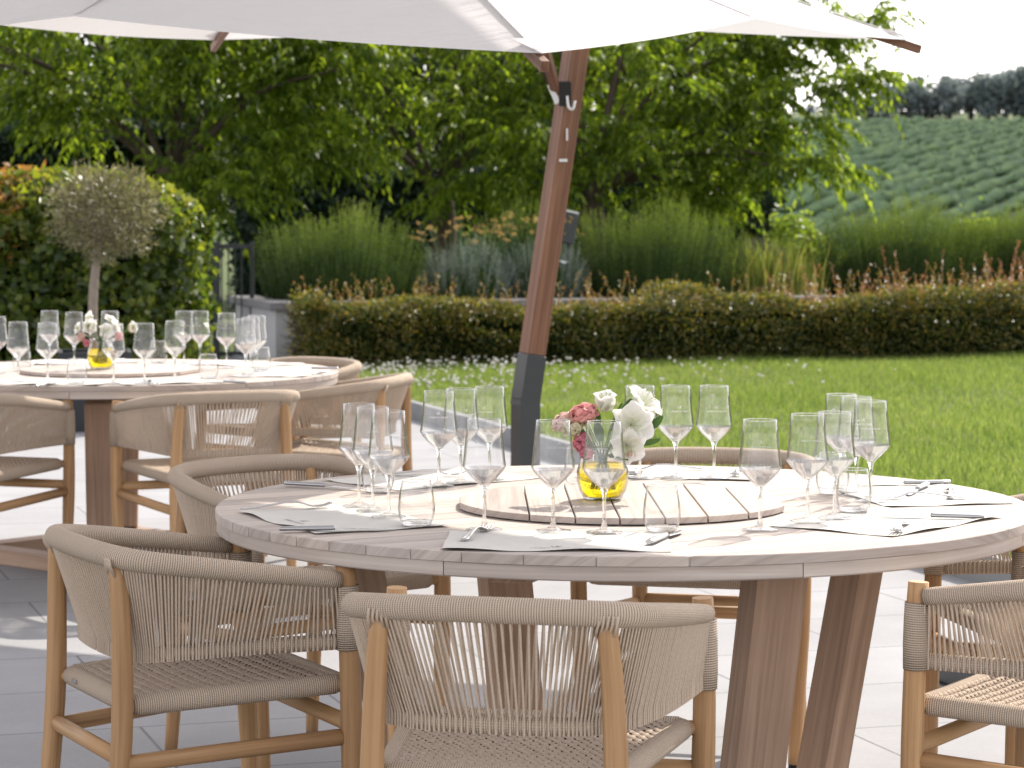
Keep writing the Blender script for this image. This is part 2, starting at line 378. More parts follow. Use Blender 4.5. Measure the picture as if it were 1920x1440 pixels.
def thing(name, label, cat, loc=(0, 0, 0), rz=0.0, group=None):
    o = bpy.data.objects.new(name, None); COL.objects.link(o); o.location = loc; o.rotation_euler = (0, 0, rz)
    o.empty_display_size = 0.05
    o['label'] = label; o['category'] = cat
    if group: o['group'] = group
    return o
def tag(o, label, cat, group=None):
    o['label'] = label; o['category'] = cat
    if group: o['group'] = group
    return o
def struct(o, kind='structure'): o['kind'] = kind; return o
def dup(root, loc, rz, label, group=None):
    r = root.copy(); COL.objects.link(r); r.location = loc; r.rotation_euler = (0, 0, rz); r['label'] = label
    if group: r['group'] = group
    for ch in list(root.children):
        c = ch.copy(); COL.objects.link(c); c.parent = r
        for g in list(ch.children):
            d = g.copy(); COL.objects.link(d); d.parent = c
    return r
def text_mesh(txt, size):
    cu = bpy.data.curves.new('lettering', 'FONT'); cu.body = txt; cu.size = size; cu.align_x = 'CENTER'; cu.resolution_u = 2
    o = bpy.data.objects.new('lettering', cu); COL.objects.link(o)
    me = bpy.data.meshes.new_from_object(o.evaluated_get(bpy.context.evaluated_depsgraph_get()))
    bpy.data.objects.remove(o)
    v = [tuple(x.co) for x in me.vertices]; f = [tuple(p.vertices) for p in me.polygons]
    return v, f
def mono(size):
    """the winery's monogram: a U and a C joined, drawn as one thin line"""
    mb = []
    pts = [(-0.55, 0.5), (-0.55, 0.05), (-0.45, -0.2), (-0.25, -0.28), (-0.05, -0.2), (0.03, 0.0), (0.03, 0.5)]
    pc = [(0.55, 0.42), (0.42, 0.5), (0.24, 0.45), (0.13, 0.28), (0.12, 0.05), (0.2, -0.15), (0.38, -0.26), (0.55, -0.2)]
    V = []; Fc = []
    for P in (pts, pc):
        P = [Vector((a*size, b*size, 0)) for a, b in P]; w = 0.055*size
        b0 = len(V)
        for i, p in enumerate(P):
            t = (P[min(i+1, len(P)-1)] - P[max(i-1, 0)]).normalized(); nn = Vector((-t.y, t.x, 0))
            V += [tuple(p + nn*w), tuple(p - nn*w)]
        for i in range(len(P)-1): Fc.append((b0+2*i, b0+2*i+1, b0+2*i+3, b0+2*i+2))
    return V, Fc
def lettering(name, mat, maplet, parent, parts):
    mb = MB()
    for (v, f), dx, dy in parts:
        b0 = len(mb.v)
        for p in v: mb.add(maplet(p[0]+dx, p[1]+dy))
        for q in f: mb.face([b0+i for i in q], [(0, 0)]*len(q))
    return mb.build(name, mat, parent)

exec_order = []
# ------------------------------------------------------------------ rope armchair
def spline(P, n):
    """Catmull-Rom through P, n points"""
    P = [Vector(p) for p in P]; Q = [P[0]*2-P[1]] + P + [P[-1]*2-P[-2]]
    out = []
    m = len(P)-1
    for i in range(n):
        t = i/(n-1)*m; k_ = min(int(t), m-1); u = t-k_
        a, b, c, d = Q[k_:k_+4]
        out.append(0.5*((2*b) + (c-a)*u + (2*a-5*b+4*c-d)*u*u + (3*b-a-3*c+d)*u**3))
    return out
TOP = spline([(-.297, .185, .674), (-.293, .04, .694), (-.278, -.105, .714), (-.236, -.212, .728), (-.115, -.256, .735), (.115, -.256, .735),
              (.236, -.212, .728), (.278, -.105, .714), (.293, .04, .694), (.297, .185, .674)], 61)
LOW = spline([(-.282, .195, .550), (-.266, .02, .550), (-.240, -.10, .546), (-.192, -.176, .538), (-.09, -.194, .532), (.09, -.194, .532),
              (.192, -.176, .538), (.240, -.10, .546), (.266, .02, .550), (.282, .195, .550)], 61)
def evalp(P, t):
    x = t*(len(P)-1); i = min(int(x), len(P)-2); return P[i].lerp(P[i+1], x-i)
def make_chair():
    t = thing('rope_armchair', 'chair', 'chair')
    W = 'chair_teak'
    for sx in (-1, 1):
        # rear leg: leans back and outwards towards the floor
        m = MB(); m.tube(spline([(sx*.222, -.262, .012), (sx*.216, -.245, .22), (sx*.212, -.232, .42), (sx*.205, -.232, .60), (sx*.195, -.236, .722)], 14),
                         [.0165, .0175, .0185, .0195, .0205, .021, .0215, .0215, .021, .0205, .0200, .0195, .0185, .0175], 12)
        l = m.build('leg', W, t); m = MB(); m.tube([(sx*.222, -.2625, .0), (sx*.222, -.262, .013)], .0155, 10); m.build('foot_cap', 'rubber', l)
        m = MB(); m.tube(spline([(sx*.268, .224, .012), (sx*.278, .222, .22), (sx*.287, .215, .42), (sx*.290, .207, .60), (sx*.287, .203, .700)], 14),
                         [.0165, .0175, .019, .020, .021, .022, .022, .0215, .021, .0205, .0205, .0205, .0205, .0195], 12)
        l = m.build('leg', W, t); m = MB(); m.tube([(sx*.268, .2245, .0), (sx*.268, .224, .013)], .0155, 10); m.build('foot_cap', 'rubber', l)
        # side stretcher and the seat's wooden side rail stubs
        m = MB(); m.tube([(sx*.217, -.238, .335), (sx*.283, .217, .362)], .0135, 10, flat=1.25); m.build('stretcher', W, t)
        # wrapped cord sleeve at the top of the front leg
        m = MB(); m.tube([(sx*.2885, .2085, .535), (sx*.2895, .207, .58), (sx*.289, .2055, .625), (sx*.2885, .2045, .662)], [.0245, .0255, .0255, .0245], 14); m.build('leg_wrap', 'rope_wrap', t)
    m = MB(); m.tube([(-.214, -.235, .345), (.214, -.235, .345)], .0135, 10, flat=1.25); m.build('stretcher', W, t)
    m = MB(); m.tube([(-.283, .217, .385), (.283, .217, .385)], .0135, 10, flat=1.25); m.build('stretcher', W, t)
    # wrapped top rail, thicker at the back
    m = MB(); n = len(TOP)
    m.tube(TOP, [.0165 + .0060*math.sin(PI*i/(n-1))**.7 for i in range(n)], 14); m.build('top_rail', 'rope_wrap', t)
    for sx in (-1, 1):   # cord lashing where the rear leg meets the rail
        m = MB()
        for q in range(5):
            x = sx*.198 + (q-2)*.0078; m.tube([(x*1.0-sx*.004, -.246, .700-.002*abs(q-2)), (x+.003, -.257, .716), (x+.006, -.2615, .731)], .0026, 5)
        m.build('cord_lashing', 'rope_strand', t)
    m = MB(); m.tube(LOW, .0105, 10, flat=1.55); m.build('lower_rail', 'rope_wrap', t)
    # cords between the rails: each loop goes down outside and up inside
    m = MB(); rr = random.Random(3); N = 150
    for i in range(N):
        s = (i+.5)/N
        top_r = .0165 + .0060*math.sin(PI*s)**.7
        for side in (1, -1):
            s2 = min(.998, max(.002, s + side*.0028 + rr.uniform(-.0012, .0012)))
            s1 = min(.998, max(.002, s + rr.uniform(-.0008, .0008)))
            a = evalp(TOP, s1); b = evalp(LOW, s2)
            out = Vector((b.x, b.y-.02, 0)).normalized()
            a = a + out*(side*.006) - Vector((0, 0, top_r*.9)); b1 = b + out*(side*.0115) + Vector((0, 0, .012)); b2 = b + out*(side*.0115) - Vector((0, 0, .014))
            m.tube([a, a.lerp(b1, .5), b1, b2], .0023, 5, caps=False, rnd=rr.random())
    m.build('cord_weave', 'rope_strand', t)
    # seat: four wrapped edges and a woven field
    zb, zf = .442, .462
    c = [Vector((-.195, -.205, zb)), Vector((.195, -.205, zb)), Vector((.252, .205, zf)), Vector((-.252, .205, zf))]
    m = MB()
    for a, b in ((0, 1), (1, 2), (2, 3), (3, 0)):
        d = (c[b]-c[a]).normalized()
        m.tube([c[a]-d*.004, c[a]+d*.01, c[b]-d*.01, c[b]+d*.004], [.014, .0205, .0205, .014], 12)
    se = m.build('seat', 'rope_wrap', t)
    m = MB(); rr = random.Random(5)
    def sp(u, v): return c[0].lerp(c[1], u).lerp(c[3].lerp(c[2], u), v)
    NU, NV = 25, 35
    for j in range(NV):
        for i in range(NU):
            u = (i + .5 + .5*(j % 2))/(NU+.5); v = (j+.5)/NV
            u = .015+.97*u; v = .015+.97*v
            p = sp(u, v) + Vector((0, 0, .0145 + rr.uniform(-.0008, .0008) - .006*(math.sin(PI*u)*math.sin(PI*v))**.6))
            ang = (1 if j % 2 else -1)*.55 + rr.uniform(-.08, .08)
            dx = Vector((math.cos(ang), math.sin(ang), 0)); dy = Vector((-dx.y, dx.x, 0)); Lh, Wh = .0102, .0043
            ids = [m.add(p + q) for q in (dx*Lh - Vector((0, 0, .004)), dx*.5*Lh + dy*Wh, dx*.5*Lh - dy*Wh, -dx*.5*Lh + dy*Wh, -dx*.5*Lh - dy*Wh, -dx*Lh - Vector((0, 0, .004)),
                                            dx*.55*Lh + Vector((0, 0, .004)), -dx*.55*Lh + Vector((0, 0, .004)))]
            e, a1, a2, b1, b2, f_, t1, t2 = ids
            for q in ((e, a1, t1), (e, t1, a2), (a1, b1, t2, t1), (a2, t1, t2, b2), (b1, f_, t2), (b2, t2, f_)): m.face(q, None, rr.random(), True)
    m.build('woven_field', 'rope_seat', se)
    m = MB()  # near-black sheets paint the weave's gaps as if in deep shade
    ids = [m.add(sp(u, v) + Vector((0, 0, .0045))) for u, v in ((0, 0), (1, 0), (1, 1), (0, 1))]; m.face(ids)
    ids = [m.add(sp(u, v) - Vector((0, 0, .012))) for u, v in ((0, 0), (0, 1), (1, 1), (1, 0))]; m.face(ids); m.build('seat_gap_shade', 'core_dark', se)
    for sx in (-1, 1):   # dowels joining the seat to the legs
        m = MB(); m.tube([(sx*.19, -.205, zb), (sx*.212, -.232, zb-.002)], .0135, 10); m.build('seat_dowel', W, t)
        m = MB(); m.tube([(sx*.245, .205, zf), (sx*.286, .213, zf)], .0135, 10); m.build('seat_dowel', W, t)
    m = MB(); m.box((-.105, -.2265, zb+.002), (.028, .003, .009), bev=.001); m.build('badge', 'steel', se)
    return t

chair0 = make_chair()
NEAR = Vector((.247, 5.92)); FARC = Vector((-1.60, 10.72))
def az2v(a): return Vector((math.sin(R(a)), math.cos(R(a))))
chairs = [
    ((.02, 4.70), 13, 'woven rope armchair seen from behind at the front of the near table', 'chairs around the near table'),
    ((-.64, 5.43), 63, 'rope armchair at the left end of the near table, seat and metal badge in view', 'chairs around the near table'),
    ((-.535, 6.77), 140, 'sunlit rope armchair tucked behind the left end of the near table', 'chairs around the near table'),
    ((.50, 6.97), 193.5, 'rope armchair behind the near table, only its curved rail showing over the tabletop', 'chairs around the near table'),
    ((1.26, 6.10), -100, 'rope armchair mostly hidden under the right end of the near table', 'chairs around the near table'),
    ((1.095, 5.17), -57, 'rope armchair cut by the right edge of the photo, sun on its seat', 'chairs around the near table'),
    ((-1.98, 9.75), 20, 'rope armchair cut by the left edge of the photo, at the far table', 'chairs around the far table'),
    ((-1.10, 9.72), -26, 'rope armchair seen from behind at the front of the far table', 'chairs around the far table'),
    ((-.69, 10.45), -78, 'rope armchair at the right end of the far table, beside the lawn edge', 'chairs around the far table'),
    ((-.98, 11.42), 222, 'rope armchair behind the right end of the far table, rail just above the tabletop', 'chairs around the far table'),
]
for i, (p, a, lab, grp) in enumerate(chairs):
    if i == 0:
        chair0.location = (p[0], p[1], 0); chair0.rotation_euler = (0, 0, -R(a)); chair0['label'] = lab; chair0['group'] = grp
    else: dup(chair0, (p[0], p[1], 0), -R(a), lab, grp)

# ------------------------------------------------------------------ round plank tables
def disc_planks(m, rad, z0, z1, pw, gap, off=0.0, ch=.0015):
    v = -rad + off
    widths = []
    rr = random.Random(21)
    while v < rad:
        w = pw*rr.choice((1, 1, 1.0, .97, 1.02)); a, b = max(v, -rad+.004), min(v+w-gap, rad-.004); v += w
        if b - a < .012: continue
        def ring(a, b, r, z):
            pts = []; n = 14
            for i in range(n+1):
                y = a + (b-a)*i/n; pts.append((math.sqrt(max(r*r-y*y, 1e-6)), y, z))
            for i in range(n+1):
                y = b + (a-b)*i/n; pts.append((-math.sqrt(max(r*r-y*y, 1e-6)), y, z))
            return pts
        m.poly(ring(a, b, rad, z0), ring(a, b, rad, z1-ch), None, 0, ring(a+ch, b-ch, rad-ch, z1))
def make_table():
    t = thing('round_table', 'table', 'table')
    RAD = .90
    m = MB(); disc_planks(m, RAD, .7305, .750, .096, .0028); m.build('tabletop', 'bleached_teak', t)
    # rim of eight butted segments under the planks
    m = MB(); ns = 8
    for k_ in range(ns):
        a0, a1 = 2*PI*k_/ns + .0012 + .35, 2*PI*(k_+1)/ns - .0012 + .35; n = 12; rn = random.random()
        rings = []
        for i in range(n+1):
            a = a0 + (a1-a0)*i/n; ca, sa = math.cos(a), math.sin(a)
            rings.append([m.add((r*ca, r*sa, z)) for r, z in ((.800, .701), (.894, .701), (.897, .704), (.897, .7295), (.800, .7295))])
        def uv(i, j): return (RAD*(a0+(a1-a0)*i/n), (0, .094, .098, .124, .22, .25)[j])
        for i in range(n):
            for j in range(5):
                j2 = (j+1) % 5
                m.face((rings[i][j], rings[i+1][j], rings[i+1][j2], rings[i][j2]), [uv(i, j), uv(i+1, j), uv(i+1, j+1), uv(i, j+1)], rn)
        m.face(rings[0], [(0, 0)]*5, rn); m.face(rings[-1][::-1], [(0, 0)]*5, rn)
    m.build('rim', 'bleached_teak', t)
    m = MB()
    for a in (19, 109):
        d = az2v(a); m.beam((d.x*-.78, d.y*-.78, .688 if a == 19 else .6875), (d.x*.78, d.y*.78, .688 if a == 19 else .6875), .08, .024)
    m.build('under_frame', 'table_leg_wood', t)
    for q in (154, 244, -26, 64):
        d = az2v(q); s = (d.y, -d.x, 0)
        m = MB(); m.beam((d.x*.51, d.y*.51, .062), (d.x*.64, d.y*.64, .676), .118, .062, s, bev=.004); m.build('leg', 'table_leg_wood', t)
    P = [az2v(q)*.54 for q in (154, 244, -26+360, 64)]
    for i in range(4):
        a, b = P[i], P[(i+1) % 4]; e = (b-a).normalized()*(.06 if i % 2 else -.035)
        m = MB(); m.beam((a.x-e.x, a.y-e.y, .031), (b.x+e.x, b.y+e.y, .031), .10, .058, bev=.004); m.build('base_beam', 'table_leg_wood', t)
    return t
tab = make_table(); tab.location = (NEAR.x, NEAR.y, 0)
# planks of the near table run towards the upper right
def turn_planks(root, a):
    for ch in root.children:
        if ch.name.split('.')[0] == 'tabletop': ch.rotation_euler = (0, 0, a)
tab['label'] = 'large round bleached plank table in the foreground, laid for wine tasting'; tab['group'] = 'round plank tables'
turn_planks(tab, R(90-58))
tab2 = dup(tab, (FARC.x, FARC.y, 0), 0, 'round bleached plank table further back at the left edge, laid for wine tasting', 'round plank tables')
turn_planks(tab2, R(4))
for o in tab2.children:
    if o.name.split('.')[0] in ('leg', 'base_beam'): pass
tab2.rotation_euler = (0, 0, R(-22))
turn_planks(tab2, R(26))

m = MB(); disc_planks(m, .362, .7535, .7665, .094, .0036, .02, .0015)
ls = thing('lazy_susan', 'round slatted wooden turntable in the middle of the near table, under the yellow vase', 'turntable', (.243, 5.86, 0), R(91), 'wooden turntables')
m.build('turntable_top', 'bleached_teak', ls)
m = MB(); m.lathe([(.001, .7503), (.12, .7503), (.12, .7533), (.001, .7533)], 28); m.build('swivel', 'dark_metal', ls)
ls2 = dup(ls, (-1.60, 10.66, 0), R(75), 'round slatted wooden turntable in the middle of the far table', 'wooden turntables')

# ------------------------------------------------------------------ glassware
def onsurf(px, py, z):
    d = F_PX*(CAMZ-z)/(py-HOR); return Vector(((px-960)/F_PX*d, d, z))
GTOP = .2245
def make_wineglass():
    t = thing('wine_glass', 'glass', 'wine glass')
    m = MB()   # stem and foot: solid glass
    m.lathe([(0, .0), (.0355, .0), (.0372, .0008), (.0365, .0018), (.026, .0035), (.013, .0068), (.0080, .0100)], 36)
    m.build('foot', 'glass_foot', t); m = MB()
    m.lathe([(.0080, .0100), (.0065, .012), (.0044, .022), (.0036, .040), (.0036, .060), (.0043, .076), (.0075, .0865), (.010, .0905), (.004, .0925), (0, .093)], 36)
    m.build('stem', 'glass_solid', t)
    m = MB()
    BW = lambda prof: [(r*1.065 if z > .097 else r, z) for r, z in prof]
    m.lathe(BW([(.0100, .0906), (.0165, .0965), (.027, .1075), (.0355, .1180), (.0402, .1258)]), 40)
    m.lathe(BW([(.0, .0945), (.0085, .0950), (.0155, .0985), (.026, .1092), (.0345, .1193), (.0392, .1262)]), 40)
    m.build('bowl_base', 'glass_bowl_base', t)
    m = MB()
    m.lathe(BW([(.0402, .1258), (.0416, .1288), (.0413, .1325), (.0397, .1450), (.0376, .1700), (.0353, .1960), (.0328, .2235), (.0324, GTOP), (.0318, .2236), (.0345, .1960), (.0368, .1700), (.0390, .1450), (.0405, .1325), (.0406, .1292), (.0392, .1262)]), 44)
    b = m.build('bowl', 'glass_thin', t)
    m = MB(); m.tube([(.0344*math.cos(2*PI*j/40), .0344*math.sin(2*PI*j/40), GTOP-.0004) for j in range(40)], .00075, 6, closed=True, rnd=.5); m.build('lip', 'glass_solid', b)
    tv, tf = text_mesh('UMBERTO CESARI', .0058); mv, mf = mono(.0075)
    def wrap(x, y):
        z = .163 + y; r = (.0414 - (z-.1335)*.095)*1.065 + .0004; a = x/r
        return (r*math.sin(a), -r*math.cos(a), z)
    lettering('logo', 'glass_ink', wrap, t, [((tv, tf), 0, 0), ((mv, mf), 0, .0115)])
    return t
def make_tumbler():
    t = thing('tumbler', 'tumbler', 'tumbler')
    m = MB()
    m.lathe([(0, .0005), (.027, .0), (.0295, .002), (.0345, .012), (.0378, .026), (.0386, .038), (.0370, .056), (.0335, .076), (.0305, .0915), (.0300, .0922), (.0294, .0915), (.0325, .076), (.0360, .056), (.0376, .038), (.0368, .026), (.0335, .0135)], 40)
    b = m.build('tumbler_wall', 'glass_thin', t)
    m = MB(); m.tube([(.0299*math.cos(2*PI*j/40), .0299*math.sin(2*PI*j/40), .0918) for j in range(40)], .0009, 6, closed=True, rnd=.5); m.build('lip', 'glass_solid', b)
    m = MB(); m.lathe([(0, .0008), (.0268, .0008), (.0292, .0028), (.0325, .0100), (.029, .0088), (.02, .0075), (0, .0070)], 36); m.build('tumbler_base', 'glass_solid', t)
    return t
ZT = .7508; ZM = .7522
wg0 = make_wineglass(); tu0 = make_tumbler()
used = {}
def put(first, p, lab, rz, grp):
    if first.name not in used:
        used[first.name] = 1; first.location = p; first.rotation_euler = (0, 0, rz); first['label'] = lab; first['group'] = grp
        return first
    return dup(first, p, rz, lab, grp)
GN, GF = 'wine glasses on the near table', 'wine glasses on the far table'
wines = [
    (908, 993, 'wine glass in front of the fork at the front edge of the near table', 205),
    (1037, 996, 'wine glass just left of the yellow vase, on the front paper mat', 160),
    (1133, 999, 'wine glass standing in front of the yellow vase', 200),
    (673, 949, 'rear glass of the left cluster of three wine glasses on the near table', 60),
    (699, 958, 'middle glass of the left cluster of three wine glasses on the near table', 100),
    (729, 969, 'front glass of the left cluster of three wine glasses, beside the tumbler', 140),
    (823, 912, 'leftmost of the three wine glasses at the back left of the near table', 0),
    (864, 905, 'middle one of the three wine glasses at the back left of the near table', 20),
    (918, 899, 'rightmost of three wine glasses at the back left, next to the dark mast foot', -20),
    (1200, 897, 'wine glass partly behind the white lilies of the near bouquet', 10),
    (1267, 897, 'middle one of the three wine glasses at the back right of the vase', 12),
    (1339, 897, 'rightmost of the three wine glasses at the back right of the vase', 5),
    (1425, 994, 'single wine glass at the right end of the near turntable', 170),
    (1514, 978, 'wine glass second from the turntable at the front right of the near table', 160),
    (1565, 972, 'wine glass directly behind the right-hand tumbler on the near table', -150),
    (1578, 921, 'hindmost wine glass of the right cluster on the near table', 40),
    (1606, 929, 'middle wine glass of the rear three in the right cluster on the near table', 15),
    (1633, 940, 'rightmost wine glass on the near table', -10),
]
for px, py, lab, rot in wines:
    put(wg0, onsurf(px, py, ZM), lab, R(rot), GN)
for px, py, lab in ((781, 985, 'empty tumbler beside the left wine glass cluster on the near table'), (1241, 996, 'empty tumbler at the right of the front paper mat'),
                    (709, 922, 'empty tumbler behind the left wine glass cluster'), (1088, 912, 'empty tumbler half hidden behind the yellow vase'),
                    (1601, 959, 'empty tumbler in front of the right wine glass cluster'), (1561, 925, 'empty tumbler behind the right wine glass cluster')):
    put(tu0, onsurf(px, py, ZM), lab, 0, 'tumblers on the near table')
fw = [(34, 715, 'far table wine glass nearest the left edge of the photo'), (89, 718, 'far table wine glass on the turntable left of the vase'),
      (93, 683, 'far table wine glass at the back, left of the vase'), (139, 687, 'far table wine glass at the back, just left of the white flowers'),
      (-6, 700, 'far table wine glass cut by the left edge of the photo'),
      (206, 684, 'far table wine glass hidden behind the white flowers'),
      (213, 720, 'far table wine glass in front of the yellow vase'), (271, 719, 'far table wine glass just right of the vase, front row'),
      (328, 712, 'far table wine glass second to the right of the vase, front row'), (345, 684, 'far table wine glass in the back row, left of the pair'),
      (375, 684, 'far table wine glass in the back row, right of the pair'), (425, 690, 'single far table wine glass before the metal fence'),
      (461, 707, 'front glass of the far table cluster at its right end'), (470, 702, 'middle glass of the far table cluster at its right end'),
      (481, 697, 'rear glass of the far table cluster at its right end')]
for px, py, lab in fw: put(wg0, onsurf(px, py, ZM), lab, R(rng.uniform(-60, 60)), GF)
for px, py, lab in ((144, 719, 'small tumbler left of the yellow vase on the far table'), (391, 709, 'tumbler at the front right of the far table'),
                    (297, 680, 'tumbler at the back of the far table turntable'), (41, 694, 'tumbler at the left of the far table'), (490, 694, 'tumbler behind the right glass cluster on the far table')):
    put(tu0, onsurf(px, py, ZM), lab, 0, 'tumblers on the far table')

# ------------------------------------------------------------------ vases and bouquets
def make_vase():
    t = thing('vase', 'vase', 'vase')
    m = MB()
    prof = [(0, .001), (.036, .0), (.042, .003), (.051, .020), (.0565, .042), (.0565, .060), (.051, .082), (.0445, .098), (.043, .106), (.0455, .118), (.0450, .1188), (.0415, .106), (.043, .098), (.0495, .082), (.0548, .060), (.0548, .042), (.049, .020), (.040, .006), (0, .006)]
    n = 48; rings = []
    for (r, z) in prof:
        rings.append([m.add((r*(1+.012*math.cos(16*2*PI*j/n))*math.cos(2*PI*j/n), r*(1+.012*math.cos(16*2*PI*j/n))*math.sin(2*PI*j/n), z)) for j in range(n)])
    for a, b in zip(rings, rings[1:]):
        for j in range(n): m.face((a[j], a[(j+1) % n], b[(j+1) % n], b[j]), None, .5, True)
    m.build('vase_wall', 'glass_thin', t)
    m = MB(); m.lathe([(0, .008), (.039, .008), (.048, .021), (.0538, .042), (.0538, .060), (.0500, .0790), (0, .0790)], 48); m.build('yellow_water', 'yellow_water', t)
    return t
v0 = make_vase(); v0.location = at(1130, 5.85, z=.767); v0['label'] = 'ribbed glass vase with yellow water on the near turntable'; v0['group'] = 'yellow vases'
v1 = dup(v0, at(190, 10.62, z=.767), 0, 'ribbed glass vase with yellow water on the far turntable', 'yellow vases')

def petal_fn(L, W, cup, curl, M, o, tipw=.6):
    def fn(u, v):      # u across, v along
        w = W*math.sin(PI*min(1, v*.80+.10))**.8*(1 if v < .75 else 1-(v-.75)*tipw)
        x = (u-.5)*w; y = L*v*(1-.12*v*v)
        z = cup*(4*(u-.5)**2)*W*.5 + curl*L*v*v
        return o + M @ Vector((x, y, z))
    return fn
def frame_from(d, roll=0.0):
    d = Vector(d).normalized(); h = Vector((0, 0, 1)) if abs(d.z) < .9 else Vector((1, 0, 0))
    x = d.cross(h).normalized(); y = x.cross(d)
    return Matrix((x, y, d)).transposed() @ Matrix.Rotation(roll, 3, 'Z')
def make_rose(parent, mat, c, d, size):
    m = MB(); F = frame_from(d); c = Vector(c); rr = random.Random(int(size*1e5)+int(c.x*1e4))
    for layer, (npet, rad, tilt, L) in enumerate(((3, .08, .02, .86), (4, .25, .08, .92), (5, .45, .16, .95), (5, .62, .30, .92), (6, .72, .60, .86))):
        for k_ in range(npet):
            a = 2*PI*k_/npet + layer*.6 + rr.uniform(-.2, .2)
            Rz = Matrix.Rotation(a, 3, 'Z'); Rx = Matrix.Rotation(PI/2 - tilt - rr.uniform(-.06, .06), 3, 'X')
            base = Vector((0, rad*.25*size, -.42*size))
            M = F @ Rz
            W = size*(.85 + .17*layer)
            m.grid(petal_fn(L*size, W, 1.0 - .1*layer, -.10 - .05*layer if layer > 2 else .12, M @ Rx, c + M @ base, .3), 5, 6)
    return m.build('rose', mat, parent)
def make_lily(parent, c, d, size, openness=1.0):
    m = MB(); F = frame_from(d); c = Vector(c); rr = random.Random(int(c.x*1e5))
    for k_ in range(6):
        a = 2*PI*k_/6 + rr.uniform(-.12, .12); inner = k_ % 2
        M = F @ Matrix.Rotation(a, 3, 'Z') @ Matrix.Rotation(PI/2 - openness*(.95 if inner else 1.1), 3, 'X')
        m.grid(petal_fn(size*(1.05 if inner else 1), size*(.62 if inner else .95), .55, -.22, M, c - F @ Vector((0, 0, .25*size)), .5), 4, 7)
    o = m.build('lily', 'lily_white', parent)
    m = MB()
    for k_ in range(6):
        a = 2*PI*k_/6+.3; e = F @ Vector((math.cos(a)*.22*size, math.sin(a)*.22*size, .5*size))
        m.tube([c - F @ Vector((0, 0, .2*size)), c + e*.6, c + e], .0007, 4, caps=False); m.lathe([(0, -.0025), (.0018, 0), (0, .0025)], 6, c=tuple(c+e))
    m.build('stamen', 'rose_cream', o); return o
def make_leafp(m, c, d, L, W, roll):
    F = frame_from(d, roll); M = F @ Matrix.Rotation(PI/2, 3, 'X')
    m.grid(petal_fn(L, W, .35, -.12, M, Vector(c), .9), 3, 6)
def bouquet(loc, label, kinds):
    t = thing('flower_bouquet', label, 'flowers', loc, 0, 'bouquets in the yellow vases')
    m = MB()
    for k_ in range(11):
        a = 2*PI*k_/11; m.tube([(math.cos(a)*.020, math.sin(a)*.022, .028), (math.cos(a+2)*.012, math.sin(a+2)*.012, .105), (math.cos(a+2.2)*.05, math.sin(a+2.2)*.04, .165)], .0017, 5)
    m.build('stems', 'stem_green', t)
    m = MB()
    for c, d, L, W, roll in kinds['leaf']: make_leafp(m, c, d, L, W, roll)
    m.build('leaves', 'bouquet_leaf', t)
    for mat, c, d, s in kinds['rose']: make_rose(t, mat, c, d, s)
    for c, d, s, op in kinds['lily']: make_lily(t, c, d, s, op)
    return t
bouquet(v0.location, 'bouquet of pink roses and white lilies in the near vase', {
    'rose': [('rose_pink', (-.042, -.02, .186), (-.25, -.45, .9), .046), ('rose_pale', (-.087, .0, .168), (-.6, -.3, .7), .038), ('rose_cream', (-.066, -.03, .160), (-.3, -.7, .6), .034),
             ('rose_deep', (-.045, -.035, .128), (-.4, -.8, .1), .030), ('rose_deep', (-.036, -.045, .107), (-.3, -.8, -.2), .022), ('rose_pale', (.058, -.045, .100), (.3, -.6, -.3), .020)],
    'lily': [((.062, -.035, .166), (.2, -.95, .12), .062, 1.0), ((.052, -.055, .122), (.1, -.95, -.25), .052, .9), ((.088, .02, .205), (.6, -.3, .75), .062, .8), ((.006, .0, .205), (-.05, -.3, 1), .052, .35)],
    'leaf': [((.02, -.01, .15), (.25, -.1, 1), .075, .022, .3), ((.035, .01, .16), (.45, .1, 1), .075, .022, 1.2), ((.05, .0, .13), (1, -.4, .35), .07, .024, .2), ((.07, .0, .125), (1, -.3, .1), .065, .026, .6),
             ((-.02, -.03, .11), (-.3, -.8, .5), .06, .022, .2), ((-.005, -.03, .13), (-.2, -.6, .9), .06, .022, -.4), ((.09, .0, .15), (.8, -.2, .6), .06, .022, 1.0), ((-.03, .02, .14), (-.6, .3, .6), .07, .024, .1),
             ((.01, -.05, .10), (.1, -1, .1), .055, .02, .2), ((-.01, .0, .15), (-.1, -.2, 1), .06, .018, 1.7), ((.03, -.05, .10), (.5, -1, -.2), .05, .02, .2)]})
far_l = [((rng.uniform(-.07, .07), rng.uniform(-.06, .05), rng.uniform(.15, .25)), tuple(rdir(1, (0, -.8, .6))[0]), .040, .9) for _ in range(9)]
far_l += [((.125, -.02, .165), (.8, -.5, .3), .034, .8), ((-.085, -.02, .16), (-.8, -.5, .3), .034, .8)]
bouquet(v1.location, 'bouquet of white lilies with a few pink blooms in the far vase', {
    'rose': [('rose_pale', (-.075, -.03, .128), (-.5, -.8, .2), .026), ('rose_deep', (-.05, -.05, .105), (-.5, -.8, -.2), .022), ('rose_pink', (.075, -.04, .130), (.4, -.8, .2), .024), ('rose_cream', (.12, -.02, .16), (.7, -.5, .3), .024)],
    'lily': far_l,
    'leaf': [((.03, -.01, .12), (.8, -.3, .4), .06, .02, .2), ((-.03, -.01, .12), (-.8, -.3, .4), .06, .02, .2), ((.0, -.03, .11), (.1, -.9, .3), .05, .02, .3), ((.06, .0, .14), (1, 0, .3), .07, .02, .5)]})

